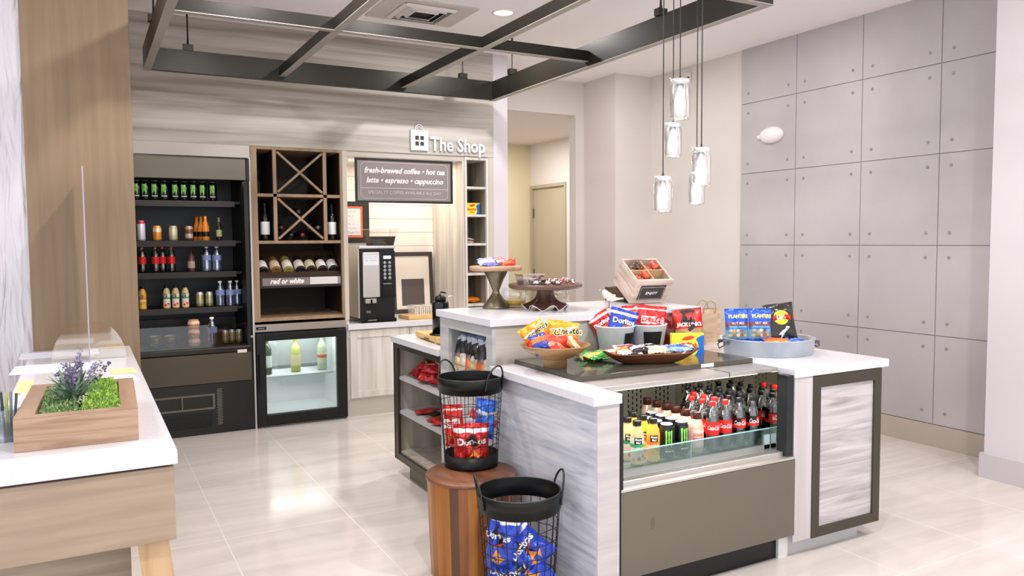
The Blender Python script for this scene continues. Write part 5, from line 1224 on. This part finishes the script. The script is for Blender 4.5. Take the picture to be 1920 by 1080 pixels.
# ------------------------------------------------------------------ stool and wire baskets
M_st = [noisemat('acacia_%d' % i, c, (14, 14, 1.4), .4, 3, .3, coat=.15) for i, c in enumerate(([(142, 86, 26), (172, 108, 38), (192, 130, 58)], [(82, 48, 34), (98, 60, 42), (110, 70, 50)], [(118, 66, 26), (146, 86, 36), (166, 104, 48)]))]
stl = empty('wooden_stool', (1.558, 3.262, 0), label='round staved wooden drum stool under the upper wire basket', cat='stool')
nst = 30
seq = [0, 0, 2, 0, 1, 2, 0, 2, 0, 1, 0, 0, 2, 1, 0, 2, 0, 0, 1, 2, 0, 2, 0, 1, 1, 0, 2, 0, 2, 1]
mbs = [MB(), MB(), MB()]
for i in range(nst):
    a0 = 2*PI*i/nst; a1 = 2*PI*(i+1)/nst
    mbs[seq[i]].lathe([(.192, 0), (.198, .15), (.204, .35), (.209, .455)], 3, a0=a0, a1=a1)
for k in range(3): mbs[k].build('staves', M_st[k], stl)
MB().lathe([(.203, .452), (.214, .455), (.214, .466), (.209, .470), (0, .470)], 56).build('seat', noisemat('acacia_top', [(96, 56, 36), (120, 74, 48), (138, 88, 60)], (14, 3, 3), .35, 3, .3, coat=.2), stl)
def wirebasket(loc, s, rz, label):
    t = empty('wire_basket', loc, (0, 0, rz), label, 'basket')
    rt, rb, h = .157*s, .128*s, .437*s
    hr, hb = .072*s, .065*s
    MB().lathe([(rt, h), (rt+.004, h-.003), (rt+.001, h-.02), (rt+.003, h-.06*s), (rt-.003, h-hr*.8), (rt-.003, h-hr), (rt-.006, h-hr), (rt-.005, h-.02), (rt-.003, h)], 56).build('rim_band', M_blackmetal, t)
    MB().tube([(rt*math.cos(2*PI*i/48), rt*math.sin(2*PI*i/48), h) for i in range(48)], .0035, 6, True).build('rim_wire', mat((70, 70, 66), .35, .8), t)
    MB().lathe([(0, .004), (rb, .004), (rb+.003, 0), (rb+.004, .01), (rb+.005, hb), (rb+.002, hb), (rb+.001, .008), (0, .008)], 56).build('base_band', M_blackmetal, t)
    wm = MB(); n = 24
    for i in range(n):
        a = 2*PI*i/n
        wm.cyl(((rb+.003)*math.cos(a), (rb+.003)*math.sin(a), hb-.01), ((rt-.004)*math.cos(a), (rt-.004)*math.sin(a), h-hr+.01), .0017*s, n=5, cap=False)
    k = 5
    for j in range(1, k+1):
        q = j/(k+1); r_ = rb+.003+(rt-rb-.007)*q; z = hb+(h-hr-hb)*q
        wm.tube([(r_*math.cos(2*PI*i/48), r_*math.sin(2*PI*i/48), z+.002*math.sin(i*1.3+j)) for i in range(48)], .0017*s, 5, True)
    wm.build('wire_mesh', mat((44, 42, 38), .4, .7), t)
    for sg_ in (-1, 1):
        pts = []
        for i in range(15):
            q = -1+2*i/14; a = q*.42
            up = (1-q*q)**.5 if abs(q) < 1 else 0
            rr = rt+.004+.010*s*up
            pts.append((sg_*rr*math.cos(a), rr*math.sin(a), h-.05*s+.115*s*up))
        MB().tube(pts, .0042*s, 7).build('handle', mat((60, 60, 56), .35, .8), t)
    return t
wirebasket((1.612, 3.375, .470), .985, -1.15, 'upper black wire basket with red chip bag standing on the round stool')
wirebasket((1.556, 2.800, .035), 1.10, -.30, 'lower black wire basket filled with blue chip bags right of the stool')
# block the second basket stands on (just below the picture)
tag(MB().lathe([(0, 0), (.16, 0), (.165, .03), (.16, .035), (0, .035)], 40, c=(1.556, 2.800, 0)).build('plinth', M_st[2]), 'low round wooden plinth under the lower wire basket', 'plinth')
P_(doritos(.175, .20, .10, True, 200), 1.585, 3.315, .482, -.10, .0, -.40, 'red chip bag with white logo upright in the front of the upper wire basket')
P_(cheezit(.11, .20, .05, 201), 1.548, 3.41, .56, -.05, -.12, -.9, 'narrow red and white bag at the left of the upper wire basket', 'snack')
P_(plainbag('chip_bag', .11, .19, .05, [(0, (40, 110, 214)), (.4, (60, 130, 226)), (.6, (226, 232, 240)), (.7, (36, 100, 206))], 202), 1.680, 3.38, .59, -.08, .08, -.9, 'light blue bag at the right of the upper wire basket', 'chips')
P_(plainbag('chip_bag', .15, .2, .04, [(0, (180, 190, 214)), (.5, (226, 226, 236)), (.8, (190, 40, 36))], 203), 1.612, 3.43, .52, -.05, .5, -.4, 'silver and red bag behind the red chip bag in the upper wire basket', 'chips')
dors = [(1.478, 2.835, .17, -.08, .10, -1.05, .15, .27, 'dark blue chip bag standing at the left side of the lower wire basket'), (1.628, 2.715, .215, -.30, -.90, -.45, .165, .19, 'dark blue chip bag tilted on its side, upper one in the lower wire basket'),
        (1.610, 2.715, .115, -.35, -.70, -.45, .17, .19, 'dark blue chip bag tilted beneath the upper one in the lower wire basket'), (1.62, 2.86, .06, -.3, -.4, -.4, .18, .2, 'dark blue chip bag at the back of the lower wire basket'), (1.50, 2.86, .05, -.2, .2, -.7, .17, .17, 'dark blue chip bag deep at the back left of the lower wire basket')]
for k, (x, y, z, rx, ry, rz, w_, h_, lab) in enumerate(dors): P_(doritos(w_, h_, .10, False, 210+k), x, y, z, rx, ry, rz, lab)
# ================================================================== reception desk
dk_, dkb = unit('reception_desk', (0, 4.0, 0), 'pale wood reception desk body with splayed leg under the white top', 'desk')
dkb('apron', MB().box(-.27, .222, 2.575, 5.33, .637, .866), M_deskwood, bevel=.002)
dkb('shadow_gap', MB().box(-.255, .205, 2.59, 5.33, .866, .875), mat((40, 40, 52), .5))
dkb('inner_panel', MB().box(-.27, .10, 2.72, 5.30, .05, .637), noisemat('grey_veneer', [(128, 112, 90), (144, 128, 106), (158, 142, 120)], (3, 3, 30), .5, 3))
def leg(x, y, dx, dy):
    v = []
    for z, ox, oy in ((.637, 0, 0), (0, dx, dy)):
        v += [(x-.044+ox, y-.03+oy, z), (x+.044+ox, y-.03+oy, z), (x+.044+ox, y+.03+oy, z), (x-.044+ox, y+.03+oy, z)]
    return MB().add(v, [(0, 1, 2, 3), (7, 6, 5, 4), (0, 4, 5, 1), (1, 5, 6, 2), (2, 6, 7, 3), (3, 7, 4, 0)])
M_leg = noisemat('beech', [(176, 140, 100), (196, 160, 120), (206, 172, 134)], (20, 20, 2), .45, 3)
dkb('leg', leg(.158, 2.64, .07, -.02), M_leg, bevel=.002)
dkb('leg', leg(.158, 5.2, .07, .05), M_leg, bevel=.002)
tag(MB().box(-.285, .232, 2.56, 5.338, .875, .920).build('desk_top', M_quartz, bevel=.004), 'long white reception desk top at the left of the picture', 'desk top')
ZD = .920
# planter
pn = empty('wooden_planter', (-.024, 3.075, ZD), (0, 0, -.03), 'square oak box planter with green moss and lavender on the desk', 'planter')
M_oak = noisemat('oak_grain', [(140, 110, 86), (164, 132, 106), (178, 146, 120), (154, 122, 96)], (2.2, 2.2, 34), .5, 4, 1.2, pos=[.3, .45, .55, .7])
M_oakt = noisemat('oak_rim', [(142, 112, 90), (156, 126, 102), (168, 138, 114)], (14, 2.4, 30), .5, 4)
PW, PD, PH = .170, .320, .102
MB().box(-PW, PW, -PD, -PD+.052, 0, PH).box(-PW, PW, PD-.052, PD, 0, PH).box(-PW, -PW+.052, -PD+.052, PD-.052, 0, PH).box(PW-.052, PW, -PD+.052, PD-.052, 0, PH).box(-PW+.05, PW-.05, -PD+.05, PD-.05, .01, .05).build('box', M_oak, pn, bevel=.002)
MB().box(-PW, PW, -PD, -PD+.052, PH, PH+.0012).box(-PW, PW, PD-.052, PD, PH, PH+.0012).box(-PW, -PW+.052, -PD+.052, PD-.052, PH, PH+.0012).box(PW-.052, PW, -PD+.052, PD-.052, PH, PH+.0012).build('rim', M_oakt, pn)
def moss(name, x0, x1, y0, y1, cols, seed, hz, par):
    r_ = random.Random(seed)
    for ci, c in enumerate(cols):
        mb = MB()
        for k in range(2600//len(cols)):
            x = r_.uniform(x0, x1); y = r_.uniform(y0, y1)
            cx = (x-x0)/(x1-x0)*2-1; cy = (y-y0)/(y1-y0)*2-1
            z = .075+hz*max(0, (1-cx**4)*(1-cy**6))**.5*(.8+.25*math.sin(x*55+seed)*math.cos(y*43))+r_.uniform(-.012, .006)
            a = r_.uniform(0, 6.3); t = r_.uniform(.2, 1.3); s_ = r_.uniform(.0045, .009)
            M_ = Matrix.Translation((x, y, z)) @ Matrix.Rotation(a, 4, 'Z') @ Matrix.Rotation(t, 4, 'X')
            mb.add([(-s_*.5, 0, 0), (0, -s_*.2, s_*.2), (s_*.5, 0, 0), (0, s_*.5, s_*1.1)], [(0, 1, 3), (1, 2, 3)], False, M_)
        o = mb.build(name, mat(c, .6), par); o['kind'] = 'stuff'
    mb = MB().grid(lambda u, v: (x0+(x1-x0)*u, y0+(y1-y0)*v, .068+hz*.82*max(0, (1-(2*u-1)**4)*(1-(2*v-1)**6))**.5), 12, 16)
    mb.build('moss_cushion', mat(tuple(int(a*.75) for a in cols[0]), .9), par)
ms1 = tag(empty('green_moss', (0, 0, 0)), 'dull green moss in the left half of the oak planter', 'plant'); ms1.location = pn.location
moss('moss_leaves', -.118, .0, -.265, .265, [(104, 136, 76), (138, 168, 104), (166, 188, 136)], 3, .035, ms1)
ms2 = tag(empty('green_moss', (0, 0, 0)), 'bright lime green moss in the right half of the oak planter', 'plant'); ms2.location = pn.location
moss('moss_leaves', .0, .118, -.265, .265, [(116, 156, 50), (156, 192, 76), (186, 212, 110)], 5, .062, ms2)
lv = empty('lavender_plant', (-.045, 3.0, ZD+.07), label='artificial lavender sprigs with grey-green leaves rising from the planter', cat='plant')
r_ = random.Random(11)
lf = [MB(), MB()]
for k in range(210):
    a = r_.uniform(0, 6.28); el = r_.uniform(.35, 1.35); L = r_.uniform(.06, .13); w_ = .0055
    d = Vector((math.cos(a)*math.cos(el), math.sin(a)*math.cos(el), math.sin(el))); s_ = Vector((-math.sin(a), math.cos(a), 0))
    p0 = Vector((r_.uniform(-.02, .02), r_.uniform(-.02, .02), r_.uniform(0, .06)))
    p1 = p0+d*L*.55+Vector((0, 0, -.0)); p2 = p0+d*L+Vector((0, 0, -.02*math.cos(el)))
    lf[k % 2].add([p0, p1-s_*w_, p2, p1+s_*w_], [(0, 1, 2, 3)])
lf[0].build('leaves', mat((98, 128, 98), .6), lv); lf[1].build('leaves', mat((158, 174, 156), .6), lv)
for k in range(13):
    a = r_.uniform(0, 6.28); tilt = r_.uniform(.1, .75); L = r_.uniform(.12, .20)
    d = Vector((math.cos(a)*math.sin(tilt), math.sin(a)*math.sin(tilt), math.cos(tilt))); p0 = Vector((r_.uniform(-.015, .015), r_.uniform(-.015, .015), .02))
    mb = MB().cyl(p0, p0+d*L, .0012, .0008, n=5)
    sp_ = mb.build('sprig', mat((100, 120, 96), .6), lv)
    fl = MB()
    for j in range(38):
        q = r_.uniform(.52, 1.0); rr = .010*(1-.6*abs(q-.7)); an = r_.uniform(0, 6.28)
        o1 = d.orthogonal().normalized(); o2 = d.cross(o1)
        c = p0+d*L*q+(o1*math.cos(an)+o2*math.sin(an))*rr*r_.uniform(.5, 1)
        s_ = r_.uniform(.003, .005)
        M_ = Matrix.Translation(c) @ Euler((r_.uniform(0, 6), r_.uniform(0, 6), 0)).to_matrix().to_4x4()
        fl.add([(0, 0, s_), (s_, 0, 0), (0, s_, 0), (-s_, 0, 0), (0, -s_, 0), (0, 0, -s_)], [(0, 1, 2), (0, 2, 3), (0, 3, 4), (0, 4, 1), (5, 2, 1), (5, 3, 2), (5, 4, 3), (5, 1, 4)], False, M_)
    fl.build('flower_head', mat(((132, 120, 150), (104, 92, 128), (150, 142, 166))[k % 3], .7), sp_)
fl = MB()
for j in range(70):
    c = Vector((.035, -.04, .035))+Vector((r_.gauss(0, .012), r_.gauss(0, .012), r_.gauss(0, .010))); s_ = .004
    fl.add([tuple(c+Vector(v)) for v in ((0, 0, s_), (s_, 0, 0), (0, s_, 0), (-s_, 0, 0), (0, -s_, 0))], [(0, 1, 2), (0, 2, 3), (0, 3, 4), (0, 4, 1)])
fl.build('cream_blossom', mat((214, 218, 176), .6), lv)
# papers on the desk
M_pap = mat((236, 234, 240), .7)
def paper(x0, x1, y0, y1, z, label, m=M_pap, rz=0, t=.0012):
    cx, cy = (x0+x1)/2, (y0+y1)/2
    o = MB().box(x0-cx, x1-cx, y0-cy, y1-cy, 0, t).build('paper_sheet', m); o.location = (cx, cy, z); o.rotation_euler = (0, 0, rz)
    return tag(o, label, 'paper')
paper(-.33, .06, 5.00, 5.26, ZD+.0005, 'white paper sheet nearest the brown pillar, overhanging the desk edge', rz=.02)
paper(-.33, .03, 4.42, 4.72, ZD+.0005, 'white paper sheet in the middle of the desk, overhanging its left edge', rz=-.03)
paper(-.25, .04, 3.72, 4.02, ZD+.0005, 'white form just behind the oak planter', rz=.02)
M_yel = mat((240, 214, 150), .7)
paper(-.275, -.215, 3.85, 4.20, ZD+.002, 'pale yellow note strip at the left edge of the desk', M_yel, .0)
paper(.10, .21, 4.20, 4.36, ZD+.0005, 'pale yellow note behind the right corner of the oak planter', M_yel, .1)
paper(.06, .20, 3.95, 4.14, ZD+.0005, 'small white card between the yellow note and the planter', M_pap, .15)
# acrylic divider
ac = empty('acrylic_divider', (0.012, 5.0, ZD), label='tall clear acrylic divider seen edge-on at the far end of the desk', cat='divider')
MB().box(-.003, .003, -.34, .28, .0, 1.03).build('sheet', glassy((225, 228, 240), .10, .02), ac)
MB().box(-.0032, .0032, -.343, -.339, .0, 1.03).build('edge', mat((178, 174, 190), .3, trans=.2), ac)
pts = [(x, -.2, z) for x, z in [(.178*math.cos(PI*i/20), .215*math.sin(PI*i/20)) for i in range(21)]]
MB().prism(pts, (0, .006, 0)).build('foot_plate', glassy((250, 240, 228), .16, .05), ac)
# pen holder
ph = empty('pen_holder', (-.232, 2.955, ZD), label='clear wire-handled pen holder cropped at the left edge of the desk', cat='pen holder')
MB().lathe([(0, .004), (.036, .004), (.036, 0), (.040, .10), (.042, .105)], 24).build('cup', glassy((200, 210, 220), .3, .05, (200, 214, 210)), ph)
for k, c in enumerate(((90, 110, 96), (60, 66, 74), (186, 200, 80), (120, 130, 140), (70, 90, 80))):
    MB().cyl((-.015+.008*k, .006*(k % 2), .008), (-.028+.014*k, .012*(k % 3)-.01, .15+.008*(k % 2)), .004, n=8).build('pen', mat(c, .35), ph)
MB().tube([(.042, -.012, .085), (.058, -.012, .08), (.060, -.010, .06), (.044, -.012, .055)], .002, 6).build('handle', M_blackmetal, ph)
